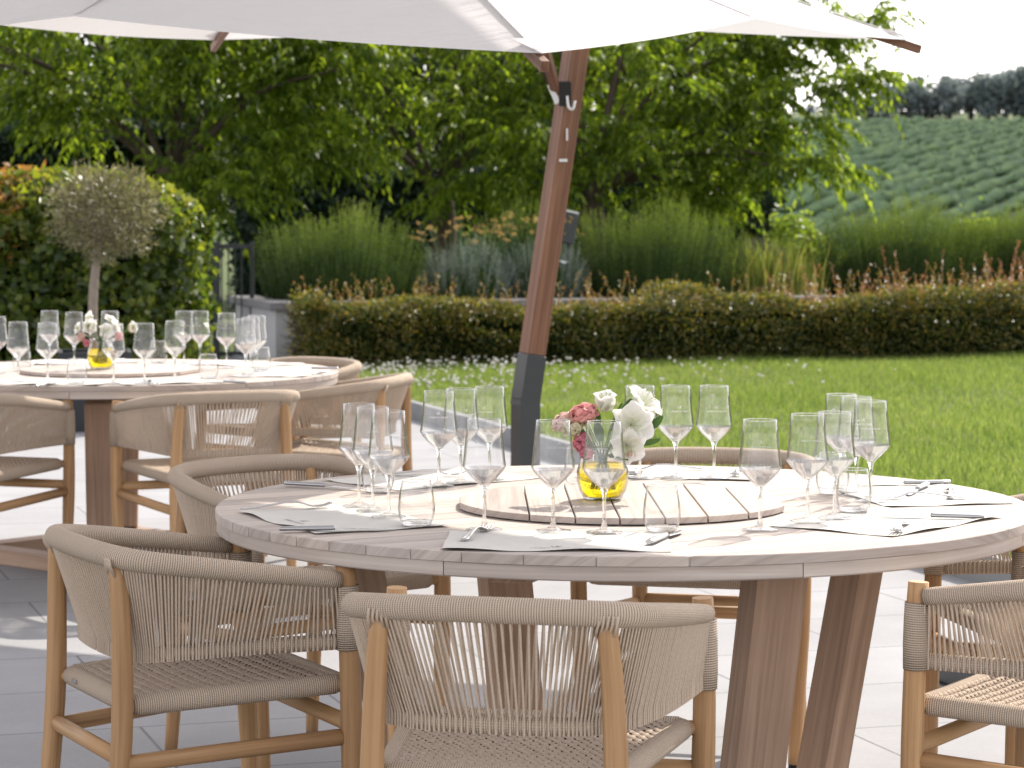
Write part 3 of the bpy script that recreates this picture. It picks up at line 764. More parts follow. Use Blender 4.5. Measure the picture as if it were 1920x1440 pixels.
# ------------------------------------------------------------------ paper mats and cutlery
def paper_mat(cx, cy, az, lab, grp, z=.7508, seed=0, corner=False):
    """az: bearing from the diner towards the table centre; the printed edge faces the diner"""
    t = thing('paper_placemat', lab, 'placemat', (cx, cy, z), -R(az), grp)
    rr = random.Random(seed); ph = [rr.uniform(0, 6) for _ in range(4)]
    W, H = .44, .30
    def hgt(u, v):
        e = max(0, 1-v/.16); f = max(0, (v-.9)/.1); g = max(0, 1-u/.06) + max(0, (u-.94)/.06)
        return .0006 + .0050*e*(.5+.5*math.sin(11*u+ph[0])) + .0035*f*(.5+.5*math.sin(8*u+ph[1])) + .003*g*(.5+.5*math.sin(9*v+ph[2]))
    m = MB(); m.grid(lambda u, v: Vector(((u-.5)*W, (v-.5)*H + .004*math.sin(9*u+ph[3])*(1-v), hgt(u, v))), 40, 16)
    s = m.build('sheet', 'paper', t)
    tv, tf = text_mesh('UMBERTO CESARI', .0125); mv, mf = mono(.018)
    lettering('printed_logo', 'mat_ink', lambda x, y: (x, -.112+y, hgt(x/W+.5, (-.112+y)/H+.5) + .0007), s, [((tv, tf), 0, 0), ((mv, mf), 0, .026)])
    return t
def profile_strip(m, pts, th=.0022, off=None, smooth=True):
    """pts: (y, half width, z, x) along the piece; closed thin bar with rounded section"""
    rings = []
    for (y, w, z, x) in pts:
        rings.append([m.add(p) for p in ((x-w, y, z), (x-w*.7, y, z+th*.5), (x, y, z+th*.72), (x+w*.7, y, z+th*.5), (x+w, y, z), (x+w*.6, y, z-th*.5), (x-w*.6, y, z-th*.5))])
    for a, b in zip(rings, rings[1:]):
        for j in range(7): m.face((a[j], a[(j+1) % 7], b[(j+1) % 7], b[j]), None, .5, smooth)
    m.face(rings[0][::-1]); m.face(rings[-1])
def make_fork():
    t = thing('fork', 'fork', 'fork')
    m = MB()
    profile_strip(m, [(-.100, .0040, .003, 0), (-.097, .0085, .003, 0), (-.085, .0092, .0035, 0), (-.06, .0070, .006, 0), (-.03, .0046, .010, 0), (0, .0034, .0135, 0), (.025, .0034, .0135, 0), (.040, .0050, .010, 0), (.050, .0105, .006, 0), (.060, .0118, .0040, 0), (.066, .0118, .0035, 0)], .003)
    m.build('fork_handle', 'steel', t)
    m = MB()
    for k_ in range(4):
        x = (k_-1.5)*.0068; profile_strip(m, [(.064, .0023, .0036, x), (.075, .0021, .0036, x), (.088, .0019, .0056, x), (.098, .0015, .0090, x), (.103, .0006, .0112, x)], .002)
    m.build('tines', 'steel', t); return t
def make_knife():
    t = thing('table_knife', 'knife', 'knife')
    m = MB(); profile_strip(m, [(-.112, .0050, .0048, 0), (-.109, .0088, .0048, 0), (-.09, .0096, .0050, 0), (-.04, .0082, .0050, 0), (-.004, .0070, .0050, 0), (.0, .0055, .005, 0)], .0075); m.build('knife_handle', 'grey_handle', t)
    m = MB(); profile_strip(m, [(.0, .0050, .005, 0), (.02, .0080, .0035, .001), (.06, .0092, .0022, .001), (.095, .0080, .0018, 0), (.112, .0035, .0016, -.003), (.116, .0008, .0016, -.004)], .0012); m.build('blade', 'steel', t)
    return t
fk0, kn0 = make_fork(), make_knife()
def seg_place(first, a, b, z, lab, grp):
    """laid from pixel-measured handle end a to tip b on the tabletop"""
    A, B = onsurf(*a, z), onsurf(*b, z); c = (A+B)/2; d = B-A
    return put(first, Vector((c.x, c.y, z)), lab, math.atan2(-d.x, d.y), grp)
# mats: one per diner, near edge towards the chair
def mat_for(center, az, dist, lab, grp, seed, twist=0):
    c = center - az2v(az)*dist; return paper_mat(c.x, c.y, az+twist, lab, grp, seed=seed)
PN, PF = 'paper mats on the near table', 'paper mats on the far table'
mat_for(NEAR, 13, .70, 'shaded paper mat at the front edge of the near table', PN, 1, -11)
mat_for(NEAR, 63, .68, 'shaded paper mat at the left end of the near table, with printed logo', PN, 2, 0)
mat_for(NEAR, 140, .68, 'sunlit paper mat at the back left of the near table', PN, 3)
mat_for(NEAR, 193, .69, 'sunlit paper mat at the back of the near table', PN, 4)
mat_for(NEAR, 256, .69, 'sunlit paper mat at the far right of the near table, two forks on it', PN, 5)
mat_for(NEAR, 303, .64, 'sunlit paper mat at the front right of the near table, a knife across it', PN, 6, 6)
for a, lab, sd in ((10, 'paper mat at the front left of the far table', 11), (-26, 'paper mat at the front of the far table with a curled edge', 12), (-78, 'paper mat at the right end of the far table', 13), (222, 'paper mat at the back right of the far table', 14), (160, 'paper mat at the back left of the far table', 15)):
    mat_for(FARC, a, .70, lab, PF, sd)
CN, CF = 'cutlery on the near table', 'cutlery on the far table'
ZC = .7535
def lay(first, px, py, az, lab, grp):
    p = onsurf(px, py, .752); p.z = ZC; return put(first, p, lab, -R(az), grp)
lay(fk0, 893, 1004, 14, 'fork on the left of the front paper mat', CN)
lay(kn0, 1248, 1010, 20, 'knife on the right of the front paper mat, handle at the table edge', CN)
lay(fk0, 536, 955, 72, 'fork at the left end of the near table', CN)
lay(kn0, 628, 996, 84, 'knife at the left end of the near table, along the mat edge', CN)
lay(kn0, 610, 915, 118, 'knife at the back left of the near table, on the sunlit mat', CN)
lay(fk0, 795, 893, 95, 'fork at the back left of the near table, behind the wine glasses', CN)
lay(fk0, 1250, 882, -95, 'fork behind the vase at the back of the near table', CN)
lay(fk0, 1384, 888, 190, 'fork with its tines towards the chair at the back of the near table', CN)
lay(kn0, 1195, 893, 110, 'knife beside the vase at the back of the near table', CN)
lay(kn0, 1695, 910, -97, 'knife at the far right of the near table, pointing at the glasses', CN)
lay(kn0, 1720, 921, 200, 'small spread knife lying crosswise at the far right of the near table', CN)
lay(fk0, 1730, 936, -92, 'long fork lying sideways on the far right mat', CN)
lay(fk0, 1782, 928, 8, 'fork with raised tines at the right edge of the near table', CN)
lay(kn0, 1745, 972, -80, 'knife with grey handle across the front right mat', CN)
lay(fk0, 1690, 992, -165, 'small fork lying at the front right mat', CN)
lay(kn0, 584, 693, -80, 'knife at the right end of the far table', CF)
lay(fk0, 562, 705, -88, 'fork at the right end of the far table', CF)
lay(kn0, 86, 723, 10, 'knife at the front left of the far table', CF)
lay(fk0, 285, 720, -20, 'fork at the front of the far table', CF)
lay(kn0, 420, 718, -50, 'knife at the front right of the far table', CF)
# ------------------------------------------------------------------ cantilever parasol
DN = 6.96
pN = at(1015, DN, 100); pR = Vector((.2075*DN, 1.3836*DN, CAMZ + .0874*DN)); pF = Vector((-.1762*DN, 1.58*DN, CAMZ + .0998*DN))
pL = Vector((-.3727*DN, 1.1964*DN, CAMZ + .0700*DN)); pC = (pN+pR+pF+pL)/4 + Vector((0, 0, .72))
def midp(a, b, up): return (a+b)/2 + Vector((0, 0, up))
rim = [pN, midp(pN, pR, .085), pR, midp(pR, pF, .08), pF, midp(pF, pL, .08), pL, midp(pL, pN, .105)]
par = thing('cantilever_parasol', 'white square parasol hung from a leaning wooden mast with dark metal foot', 'parasol', (.06, 10.8, 0))
O = Vector((.06, 10.8, 0))
m = MB()
for i in range(8):
    a, b = rim[i], rim[(i+1) % 8]
    def fn(u, v, a=a, b=b):
        e = a.lerp(b, v) - Vector((0, 0, .012*math.sin(PI*v)))
        p = pC.lerp(e, u); return p - O - Vector((0, 0, .05*math.sin(PI*u)*(.35+.65*math.sin(PI*v))))
    m.grid(fn, 10, 6)
cano = m.build('canopy', 'canopy_fabric', par)
# seam tapes along the ribs, corner pockets sewn over the rib tips
for i in range(8):
    a = rim[i]; s = (rim[(i+1) % 8]-rim[i-1]).normalized()*.011
    def fn(u, v, a=a, s=s): return pC.lerp(a, .02+.97*u) - O + s*(2*v-1) - Vector((0, 0, .05*math.sin(PI*u)*.35 - .004))
    m = MB(); m.grid(fn, 10, 1); m.build('seam', 'canopy_fabric', cano)
for i in range(0, 8, 2):
    p = rim[i]; q = p.lerp(pC, .05); s = (rim[(i+1) % 8]-rim[i-1]).normalized()*.05
    m = MB(); m.face([m.add(x - O + Vector((0, 0, .003))) for x in (p + (p-pC)*.004, q+s, q-s)]); m.build('corner_pocket', 'canopy_fabric', cano)
hub = pC - Vector((0, 0, .10))
for i in range(8):
    e = rim[i] + (rim[i]-pC).normalized()*(.035 if i % 2 == 0 else -.10) - Vector((0, 0, .024 if i % 2 == 0 else .03))
    m = MB(); m.beam(hub-O, e-O, .022, .030); m.build('rib', 'mast_wood', par)
m = MB(); m.lathe([(0, -.08), (.05, -.08), (.06, -.03), (.06, .05), (.03, .14), (.0, .16)], 20, c=tuple(hub-O)); m.build('hub', 'dark_metal', par)
knee = Vector((.055, 10.8, .63)); up = Vector((.145, .05, 1.0)).normalized()
def onm(z): return knee + up*((z-.63)/up.z)
sd = (math.cos(R(28)), math.sin(R(28)), 0)
m = MB(); m.beam((knee.x-O.x-.002, 0, .02), knee-O+Vector((0, 0, .02)), .088, .088, sd, bev=.006); m.beam(knee-O-up*.03, onm(.815)-O, .088, .088, sd, bev=.006)
m.build('mast_foot', 'dark_metal', par)
m = MB(); m.beam(onm(.812)-O, onm(3.10)-O, .080, .080, sd, bev=.005); mast = m.build('mast', 'mast_wood', par)
m = MB(); m.box((0, 0, .012), (.72, .72, .022), bev=.004, rot=Matrix.Rotation(R(17), 3, 'Z')); m.build('base_plate', 'dark_metal', par)
top = onm(3.05); tip = pC + Vector((0, 0, .40))
m = MB(); m.beam(top-O, tip-O, .07, .09, bev=.004); m.build('arm', 'mast_wood', par)
m = MB(); m.tube([tip-O, pC-O-Vector((0, 0, .05))], .02, 10); m.build('hanger', 'dark_metal', par)
br = onm(1.875) + Vector((-.055, -.045, 0))
st = top.lerp(tip, .58)
m = MB(); m.beam(br-O, st-O, .034, .034, bev=.003); m.build('brace', 'mast_wood', par)
m = MB(); b2 = onm(1.87)-O; m.box(b2 + Vector((-.020, -.054, .0)), (.05, .03, .10), bev=.004); bk = m.build('bracket', 'rubber', par)
m = MB(); m.box(br-O+Vector((-.012, -.012, -.006)), (.022, .022, .085), bev=.003, rot=Matrix.Rotation(R(-24), 3, 'Y')); m.tube(spline([b2+Vector((-.012, -.075, -.01)), b2+Vector((-.006, -.085, -.055)), b2+Vector((.012, -.085, -.062)), b2+Vector((.020, -.080, -.03))], 10), .0055, 8)
m.build('hook', 'white_plastic', bk)
for z, dz in ((1.705, .05), (1.60, .012)):
    m = MB(); p = onm(z)-O; m.box(p + Vector((.012, -.049, 0)), (.034 if dz < .02 else .008, .006, dz), bev=.001)
    m.build('plate', 'white_plastic', mast)

# added unseen parasol, sized and hung to shade the near table and first canopy
q1 = Vector((-1.75, 10.83, 3.0)); qa, qb = Vector((.675, -.738, 0))*5.5, Vector((-.738, -.675, 0))*3.3
Q = [q1, q1+qa, q1+qa+qb, q1+qb]; qC = (Q[0]+Q[2])/2 + Vector((0, 0, .55))
par2 = thing('cantilever_parasol', 'unseen second white parasol, added above the near table to shade it', 'parasol', (-3.0, 3.3, 0)); O2 = Vector((-3.0, 3.3, 0))
rim2 = []
for i in range(4): rim2 += [Q[i], midp(Q[i], Q[(i+1) % 4], .06)]
m = MB()
for i in range(8):
    a, b = rim2[i], rim2[(i+1) % 8]
    m.grid(lambda u, v, a=a, b=b: qC.lerp(a.lerp(b, v), u) - O2 - Vector((0, 0, .05*math.sin(PI*u)*(.35+.65*math.sin(PI*v)))), 8, 5)
m.build('canopy', 'canopy_fabric', par2)
for i in range(8):
    m = MB(); m.beam(qC-O2-Vector((0, 0, .1)), rim2[i]-O2-Vector((0, 0, .03)), .022, .03); m.build('rib', 'mast_wood', par2)
m = MB(); m.beam((0, 0, .02), (-.02, -.02, .7), .088, .088, bev=.006); m.build('mast_foot', 'dark_metal', par2)
m = MB(); m.beam((-.02, -.02, .69), (-.35, -.25, 3.95), .08, .08, bev=.005); m.build('mast', 'mast_wood', par2)
m = MB(); m.beam((-.35, -.25, 3.9), qC-O2+Vector((0, 0, .3)), .07, .09, bev=.004); m.build('arm', 'mast_wood', par2)
m = MB(); m.tube([qC-O2+Vector((0, 0, .33)), qC-O2-Vector((0, 0, .12))], .02, 10); m.build('hanger', 'dark_metal', par2)
m = MB(); m.box((0, 0, .012), (.72, .72, .022), bev=.004); m.build('base_plate', 'dark_metal', par2)

# a second parasol's foot stands under the chair at the right
m = MB(); m.box((0, 0, .045), (.62, .62, .085), bev=.012); bs = m.build('parasol_base', 'dark_metal'); bs.location = (1.62, 7.75, 0); bs.rotation_euler = (0, 0, R(17))
tag(bs, 'dark square weighted parasol base on the paving behind the right-hand chair', 'parasol base')

# ------------------------------------------------------------------ terrace, kerb, lawn, terrain
RZ = R(17.4); KU = Vector((.29, -.957)).normalized()
def kerb_at(d): return Vector((-.455 + (17.2-d)*.31, d))
def flat(name, pts, z, mat):
    m = MB(); m.face([m.add((x, y, z)) for x, y in pts], [(x, y) for x, y in pts]); return m.build(name, mat)
k0, k1 = kerb_at(2.0), kerb_at(24)
struct(flat('terrace', [(-14, 1), (k0.x+.3, 1), (k0.x+.01, 2), (k1.x+.01, 24), (-14, 24)], 0, 'paving'))
m = MB(); m.beam((k1.x, k1.y, .055), (k0.x, k0.y, .055), .055, .115, None, bev=.006)
kb = m.build('kerb', 'kerb_stone'); struct(kb)
def hill_h(x, y):
    s = np.clip((y-62)/40, 0, 1); h = (s*s*(3-2*s))*.9 - 0.05
    h = h + np.where(y > 92, (y-92)*.0725, 0) - .002*np.clip(x-8, 0, 60)*np.clip((y-80)/100, 0, 1)
    top = 180; h = np.where(y > top, h - (y-top)*.035, h)
    return h
def terrain(name, xs, ys, mat, dz=0.0):
    X, Y = np.meshgrid(xs, ys, indexing='ij'); Z = hill_h(X, Y) + dz
    V = np.stack([X, Y, Z], -1).reshape(-1, 3); nx, ny = len(xs), len(ys)
    i, j = np.meshgrid(np.arange(nx-1), np.arange(ny-1), indexing='ij'); b = (i*ny+j).ravel()
    Fc = np.stack([b, b+ny, b+ny+1, b+1], 1)
    return npmesh(name, V, Fc, rng.random(len(Fc)), mat, None, True)
struct(terrain('ground', np.linspace(-220, 260, 60), np.linspace(-40, 700, 150), 'meadow', -.12))
struct(terrain('vineyard_slope', np.linspace(4, 120, 40), np.linspace(64, 182, 110), 'vineyard_soil', -.04))
struct(flat('lawn', [(k0.x+.025, 2), (26, 2), (26, 32), (6, 27.5), (k1.x+.025, 24)], .106, 'lawn_soil'))

# lawn grass
def blades(name, X, Y, Z, H, W, mat, lean=.35, parent=None):
    n = len(X); a = rng.random(n)*2*PI; l = rng.random(n)*lean
    dx, dy = np.cos(a), np.sin(a); b = rng.random(n)*2*PI; wx, wy = np.cos(b)*W/2, np.sin(b)*W/2
    B = np.stack([X, Y, Z], 1); wv = np.stack([wx, wy, wx*0], 1)
    mid = B + np.stack([dx*l*H*.35, dy*l*H*.35, H*.6], 1); tipv = B + np.stack([dx*l*H, dy*l*H, H], 1)
    V = np.stack([B-wv, B+wv, mid+wv*.7, mid-wv*.7, tipv], 1).reshape(-1, 3); i = np.arange(n)*5
    Fc = np.concatenate([np.stack([i, i+1, i+2, i+3], 1)]); V2 = V
    tri = np.stack([i+3, i+2, i+4, i+4], 1)
    me_r = rng.random(n)
    # two quads per blade, the second one folded to a tip
    V3 = np.concatenate([V2.reshape(n, 5, 3), tipv[:, None]+wv[:, None]*.08], 1).reshape(-1, 3); i6 = np.arange(n)*6
    Fc = np.concatenate([np.stack([i6, i6+1, i6+2, i6+3], 1), np.stack([i6+3, i6+2, i6+5, i6+4], 1)])
    return npmesh(name, V3, Fc, np.concatenate([me_r, me_r]), mat, parent)
pts = []
n = 175000
Y = 9.6 + (rng.random(n)**1.25)*15; X = -2.2 + rng.random(n)**.9*(Y*.24+3.4)
kx = -.455 + (17.2-Y)*.31 + .03
ok = (X > kx) & (Y < 22.6 + (X+2)*.30)
X, Y = X[ok], Y[ok]
hN = .030 + .030*rng.random(len(X)) + .018*np.sin(X*2.1+1)*np.sin(Y*1.3)
g = blades('lawn_grass', X, Y, np.full(len(X), .103), np.clip(hN, .02, .09), .0065, 'lawn_blade', .9); struct(g, 'stuff')
tag(g, 'short sunlit green lawn grass between the kerb and the low hedge', 'grass'); 
# clover heads
n = 430; X = []; Y = []
while len(X) < n:
    y = 13 + 9.0*random.random()**.6; x = -1.6 + 4.6*random.random()**1.4
    dens = math.exp(-max(0, x-.2)*1.3) * (1 if y > 18.5 else .12) * (.35 + .65*(math.sin(x*4.1)*math.sin(y*2.3+x) > -.1))
    if x > -.455 + (17.2-y)*.31 + .1 and y < 21.4+(x+1.66)*.31 and random.random() < dens: X.append(x); Y.append(y)
V = []; Fc = []
ico = MB(); ico.lathe([(0, -.8), (.7, -.5), (1, 0), (.75, .55), (0, .85)], 6)
base = np.array(ico.v); bf = [f if len(f) == 4 else f + (f[-1],) for f in ico.f]
for i in range(n):
    s = .008 + .006*random.random(); c = np.array([X[i], Y[i], .105 + .05 + .05*random.random()])
    V.append(base*s + c); Fc += [tuple(q + i*len(base) for q in f) for f in bf]
cl = npmesh('clover_blossom', np.concatenate(V), np.array(Fc), np.repeat(rng.random(n), len(bf)), 'clover_white', None, True); struct(cl, 'stuff')
tag(cl, 'white clover flowers dotted over the lawn before the low hedge', 'clover')

# ------------------------------------------------------------------ raised bed, hedges
def along(x, off): return Vector((x, 22.6 + (x+2.0)*.3145 + off, 0))
bed = thing('planter_wall', 'low grey rendered wall of the raised bed with a dark stone coping', 'wall', (-2.0, 22.6, 0), RZ)
m = MB(); m.box((7.5, .10, .27), (15.0, .18, .54)); m.box((.09, .98, .27), (.18, 1.58, .54)); m.build('wall_face', 'plaster', bed)
m = MB(); m.box((7.48, .09, .577), (15.08, .26, .07), bev=.006); m.box((.08, 1.03, .577), (.26, 1.60, .068), bev=.006); m.build('coping', 'coping_stone', bed)
m = MB(); m.box((7.6, 1.0, .27), (14.8, 1.6, .52)); m.build('soil', 'soil', bed)

def hedge_cloud(n, x0, x1, y0, y1, z0, top, size, thin=.12):
    """leaf positions in the outer shell of a clipped hedge"""
    u = rng.random(n); X = x0 + (x1-x0)*u
    face = rng.random(n)
    Yv = np.where(face < .45, y0 + np.abs(rng.normal(size=n))*thin, y0 + (y1-y0)*rng.random(n))
    T = top(X); Zv = np.where(face < .45, z0 + (T-z0)*rng.random(n), T - np.abs(rng.normal(size=n))*thin)
    end = rng.random(n) < .06
    X = np.where(end, x0 + np.abs(rng.normal(size=n))*thin, X); Zv = np.where(end, z0 + (T-z0)*rng.random(n), Zv)
    bump = .05*np.sin(X*3.1+Zv*7) + .04*np.sin(X*7.7+1.3) + .035*np.sin(Zv*13+X*2)
    Yv = Yv - bump*(Yv < y0+.25); Zv = Zv + bump*.6*(Zv > T-.2)
    return np.stack([X, Yv, Zv], 1)
lh = thing('flowering_hedge', 'low clipped hedge with reddish shoots in front of the raised bed wall', 'hedge', (-1.66, 21.55, .10), RZ)
topf = lambda X: .50 + .014*X + .035*np.sin(X*2.3) + .02*np.sin(X*6.1)
P = hedge_cloud(52000, 0, 9.2, .02, .72, .0, topf, .03); k_ = len(P)
leaves('foliage', P, rdir(k_, (0, -.5, .5)), rdir(k_, (0, -.6, .8)), .028+.02*rng.random(k_), .016+.008*rng.random(k_), 'hedge_leaf', lh)
m = MB(); m.box((4.6, .42, .22), (8.9, .40, .40)); m.build('shade_core', 'core_dark', lh)  # solid near-black box stands in for the shaded inside of the hedge
def sprigs(n, x0, x1, mat, hmin, hmax, name, parent):
    C = []; D = []
    for _ in range(n):
        x = x0 + (x1-x0)*random.random(); y = .03+.65*random.random(); z = float(topf(np.array([x]))[0]) - .06
        h = (hmin + (hmax-hmin)*random.random()**2.0); lx, ly = random.gauss(0, .30), random.gauss(0, .25)
        k2 = int(h/.016)+3
        for q in range(k2):
            f = q/k2; c = (x+lx*h*f, y+ly*h*f, z+h*f); a = random.random()*2*PI
            C.append(c); D.append((math.cos(a), math.sin(a), .7))
    C = np.array(C); D = unit(np.array(D)); kk = len(C)
    return leaves(name, C, D, rdir(kk, (0, 0, 1)), .018+.014*rng.random(kk), .010+.006*rng.random(kk), mat, parent)
sprigs(560, 0, 9.2, 'hedge_tip', .04, .32, 'young_shoots', lh)
sprigs(170, 4.3, 9.2, 'hedge_red_tip', .10, .46, 'red_shoots', lh)
# bare twigs sticking out at the left end
m = MB()
for _ in range(40):
    p = Vector((.1, .1+.5*random.random(), .1+.35*random.random())); d = Vector((-1, random.uniform(-.5, .3), random.uniform(-.1, .7))).normalized()
    m.tube([p, p+d*.15, p+d*.22+Vector((0, 0, .03))], [.0035, .0025, .0012], 4, caps=False)
m.build('bare_twigs', 'bark', lh)

def spiky_bush(name, label, cat, loc, rx, ry, h, n, mat, group=None, needle=.022, spread=.35, stemn=34, zmin=0.0):
    t = thing(name, label, cat, loc, RZ, group); C = []; D = []; T = []
    for _ in range(int(n*1.25)):
        a = random.random()*2*PI; r = math.sqrt(random.random()); x, y = rx*r*math.cos(a), ry*r*math.sin(a)
        hh = h*(1-.60*r**3.8)*(.80+.27*random.random())*(1+.08*math.sin(x*9+1)+.07*math.sin(x*17)); b = max(0, hh - (.28+.40*random.random())*h*.9)
        if r > .8: b = 0
        lx, ly = math.cos(a)*r*spread + random.gauss(0, .045), math.sin(a)*r*spread + random.gauss(0, .07)
        x0, y0 = x*.86, y*.86
        k2 = int((hh-b)/.016)+4; rn = random.random()
        for q in range(k2):
            f = b + (hh-b)*q/k2; aa = q*2.4 + rn*6
            cx, cy = x0+lx*f, y0+ly*f
            C.append((cx, cy, f + zmin)); D.append((math.cos(aa), math.sin(aa), 1.5)); T.append(min(1, max(0, .03 + .74*(f/h)**1.5 + .30*(rn-.5))))  # needle tint goes dark at the base, bright on top: painted light
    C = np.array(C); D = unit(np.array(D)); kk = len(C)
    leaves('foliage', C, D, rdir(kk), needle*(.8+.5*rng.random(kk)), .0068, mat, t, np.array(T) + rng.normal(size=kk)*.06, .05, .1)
    m = MB(); m.lathe([(0, 0), (.80, .02), (.78, .24), (.62, .46), (.3, .60), (0, .64)], 14)
    m.v = [(x*rx, y*ry, z*h) for x, y, z in m.v]; m.build('dark_core', 'core_green', t)  # solid dark green filler stands for the bush's shaded inside
    return t
GR = 'rosemary bushes in the raised bed'
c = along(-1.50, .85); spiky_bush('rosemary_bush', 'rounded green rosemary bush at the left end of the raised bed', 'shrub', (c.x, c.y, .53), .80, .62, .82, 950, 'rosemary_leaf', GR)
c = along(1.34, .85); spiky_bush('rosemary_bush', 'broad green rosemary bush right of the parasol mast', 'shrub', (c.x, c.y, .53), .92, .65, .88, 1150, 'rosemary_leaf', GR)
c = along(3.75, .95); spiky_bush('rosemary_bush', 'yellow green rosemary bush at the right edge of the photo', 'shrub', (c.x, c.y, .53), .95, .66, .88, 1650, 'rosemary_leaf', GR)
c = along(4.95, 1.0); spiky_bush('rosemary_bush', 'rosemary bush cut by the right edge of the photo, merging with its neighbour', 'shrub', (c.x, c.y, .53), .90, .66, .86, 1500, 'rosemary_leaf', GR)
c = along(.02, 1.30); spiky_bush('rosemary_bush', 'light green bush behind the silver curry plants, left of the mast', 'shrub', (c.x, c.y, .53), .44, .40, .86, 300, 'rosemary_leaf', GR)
def curry_plant(label, loc, rx, ry, h, n, nh):
    t = spiky_bush('curry_plant', label, 'shrub', loc, rx, ry, h, n, 'silver_leaf', 'silver curry plants in the raised bed', .026, .3)
    m = MB(); C = []
    for _ in range(nh):
        a = random.random()*2*PI; r = math.sqrt(random.random()); x, y = rx*r*math.cos(a), ry*r*math.sin(a); z = h*(1.02+.5*random.random()*(1-.4*r))
        b = Vector((x*.7, y*.7, h*.6)); e = Vector((x*1.1, y*1.1, z)); m.tube([b, b.lerp(e, .6)+Vector((.01, 0, 0)), e], .0028, 4, caps=False)
        for q in range(10): C.append(e + Vector((random.gauss(0, .016), random.gauss(0, .016), random.gauss(.004, .007))))
    m.build('flower_stems', 'stem_green', t); C = np.array(C); kk = len(C)
    leaves('blossoms', C, rdir(kk, (0, 0, .6)), rdir(kk), .020, .018, 'seed_head', t)
    return t
c = along(-.42, .75); curry_plant('silver curry plant with ochre flower heads, right of the left rosemary bush', (c.x, c.y, .53), .50, .45, .56, 330, 44)
c = along(.28, .8); curry_plant('silver curry plant with ochre flower heads, just left of the parasol mast', (c.x, c.y, .53), .42, .45, .60, 280, 34)

def reeds(name, label, loc, rx, ry, h, n, mat='reed_blade'):
    t = thing(name, label, 'ornamental grass', loc, RZ)
    X = rng.normal(size=n)*rx*.5; Y = rng.normal(size=n)*ry*.5
    blades('blades', X, Y, X*0, h*(.5+.6*rng.random(n)), .012, mat, .45, t); return t
c = along(2.42, .7); reeds('ornamental_grass', 'tall yellow green grass between the two right rosemary bushes', (c.x, c.y, .53), .36, .3, .62, 520)
# dark rounded shape, modelled as a boulder behind the grass
m = MB()
def bl(u, v):
    a = 2*PI*u; e = PI*(v-.5); s = 1+.10*math.sin(3*a+2*e)+.07*math.sin(7*a)+.05*math.sin(9*e+a)
    return Vector((.36*math.cos(a)*math.cos(e)*s, .3*math.sin(a)*math.cos(e)*s, .44*math.sin(e)*s))
m.grid(bl, 40, 20); c = along(2.33, 1.35); bo = m.build('hump', 'hump_stone'); bo.location = (c.x, c.y, .62)
tag(bo, 'dark rounded boulder behind the tall grass, right of the broad rosemary bush', 'hump')

# garden floodlight on a stake beside the mast
fl = thing('garden_device', 'dark box shaped garden floodlight on a stake beside the mast', 'device', (along(.50, .45).x, along(.50, .45).y, .53), R(20))
m = MB(); m.box((0, 0, .70), (.14, .06, .28), bev=.01, rot=Matrix.Rotation(R(12), 3, 'Y')); m.build('housing', 'dark_metal', fl)  # plain dark box, no lamp inside
m = MB(); m.box((.03, -.012, .845), (.13, .035, .012), bev=.003, rot=Matrix.Rotation(R(12), 3, 'Y')); m.build('top_strip', 'white_plastic', fl)
m = MB(); m.tube([(0, 0, 0), (0, 0, .60)], .012, 8); m.build('stake', 'dark_metal', fl)
m = MB(); m.box((-.09, -.10, .40), (.05, .02, .016), bev=.003, rot=Matrix.Rotation(R(20), 3, 'Y')); m.tube([(-.09, -.09, .40), (0, 0, .40)], .006, 6); m.build('clip', 'white_plastic', fl)

# ------------------------------------------------------------------ left side: leafy hedge, topiary, fence
vh = thing('leafy_hedge', 'tall rounded leafy hedge with yellowing leaves behind the far table', 'hedge', (-3.3, 19.6, 0))
def shell(n, rx, ry, h, sq=.55, zb=0):
    a = rng.random(n)*2*PI; z = rng.random(n)
    r = 1 - np.abs(rng.normal(size=n))*.10
    ca, sa = np.cos(a), np.sin(a); q = (np.abs(ca)**(2/sq) + np.abs(sa)**(2/sq))**(-sq/2)
    capz = np.clip((z-.72)/.28, 0, 1); prof = np.sqrt(1-capz**2*.98)
    cap = rng.random(n) < .30; rr_ = np.where(cap, np.sqrt(rng.random(n)), r)
    zz = np.where(cap, h*(.72+.28*np.sqrt(np.clip(1-(rr_)**3, 0, 1))) - np.abs(rng.normal(size=n))*.08, z*h)
    prof = np.where(cap, 1, prof)
    bump = 1 + .05*np.sin(a*9+zz*6) + .05*np.sin(a*17-zz*9)
    return np.stack([rx*q*ca*rr_*prof*bump, ry*q*sa*rr_*prof*bump, zb+zz], 1)
P = shell(25000, 1.0, .75, 1.66); kk = len(P); out = unit(P*np.array([1, 1, .3]) - np.array([0, 0, .2]))
leaves('foliage', P, unit(out*.5 + rdir(kk, (0, 0, -.5))), unit(out + rdir(kk)*.7), .052+.04*rng.random(kk), .042+.03*rng.random(kk), 'vine_leaf', vh, .55*rng.random(kk) + .12*(P[:, 2] > 1.2) + .1)
sel = P[(P[:, 2] > 1.05) & (P[:, 0] < -.2)]; sel = sel[rng.random(len(sel)) < .55] + rng.normal(size=(0+len(sel[rng.random(len(sel)) < 2]), 3))[:len(sel[rng.random(len(sel)) < 2])][:1]*0
kk = len(sel); sel = sel + rng.normal(size=(kk, 3))*.04
leaves('yellow_leaves', sel, rdir(kk, (0, -.3, -.2)), rdir(kk, (0, -.5, .6)), .05+.035*rng.random(kk), .045, 'autumn_leaf', vh)
m = MB(); m.lathe([(.62, 0), (.62, 1.0), (.4, 1.2), (0, 1.28)], 20); m.v = [(x*.98, y*.72, z) for x, y, z in m.v]; m.build('shade_core', 'core_dark', vh)  # near-black filler, the shade behind the leaves as a solid

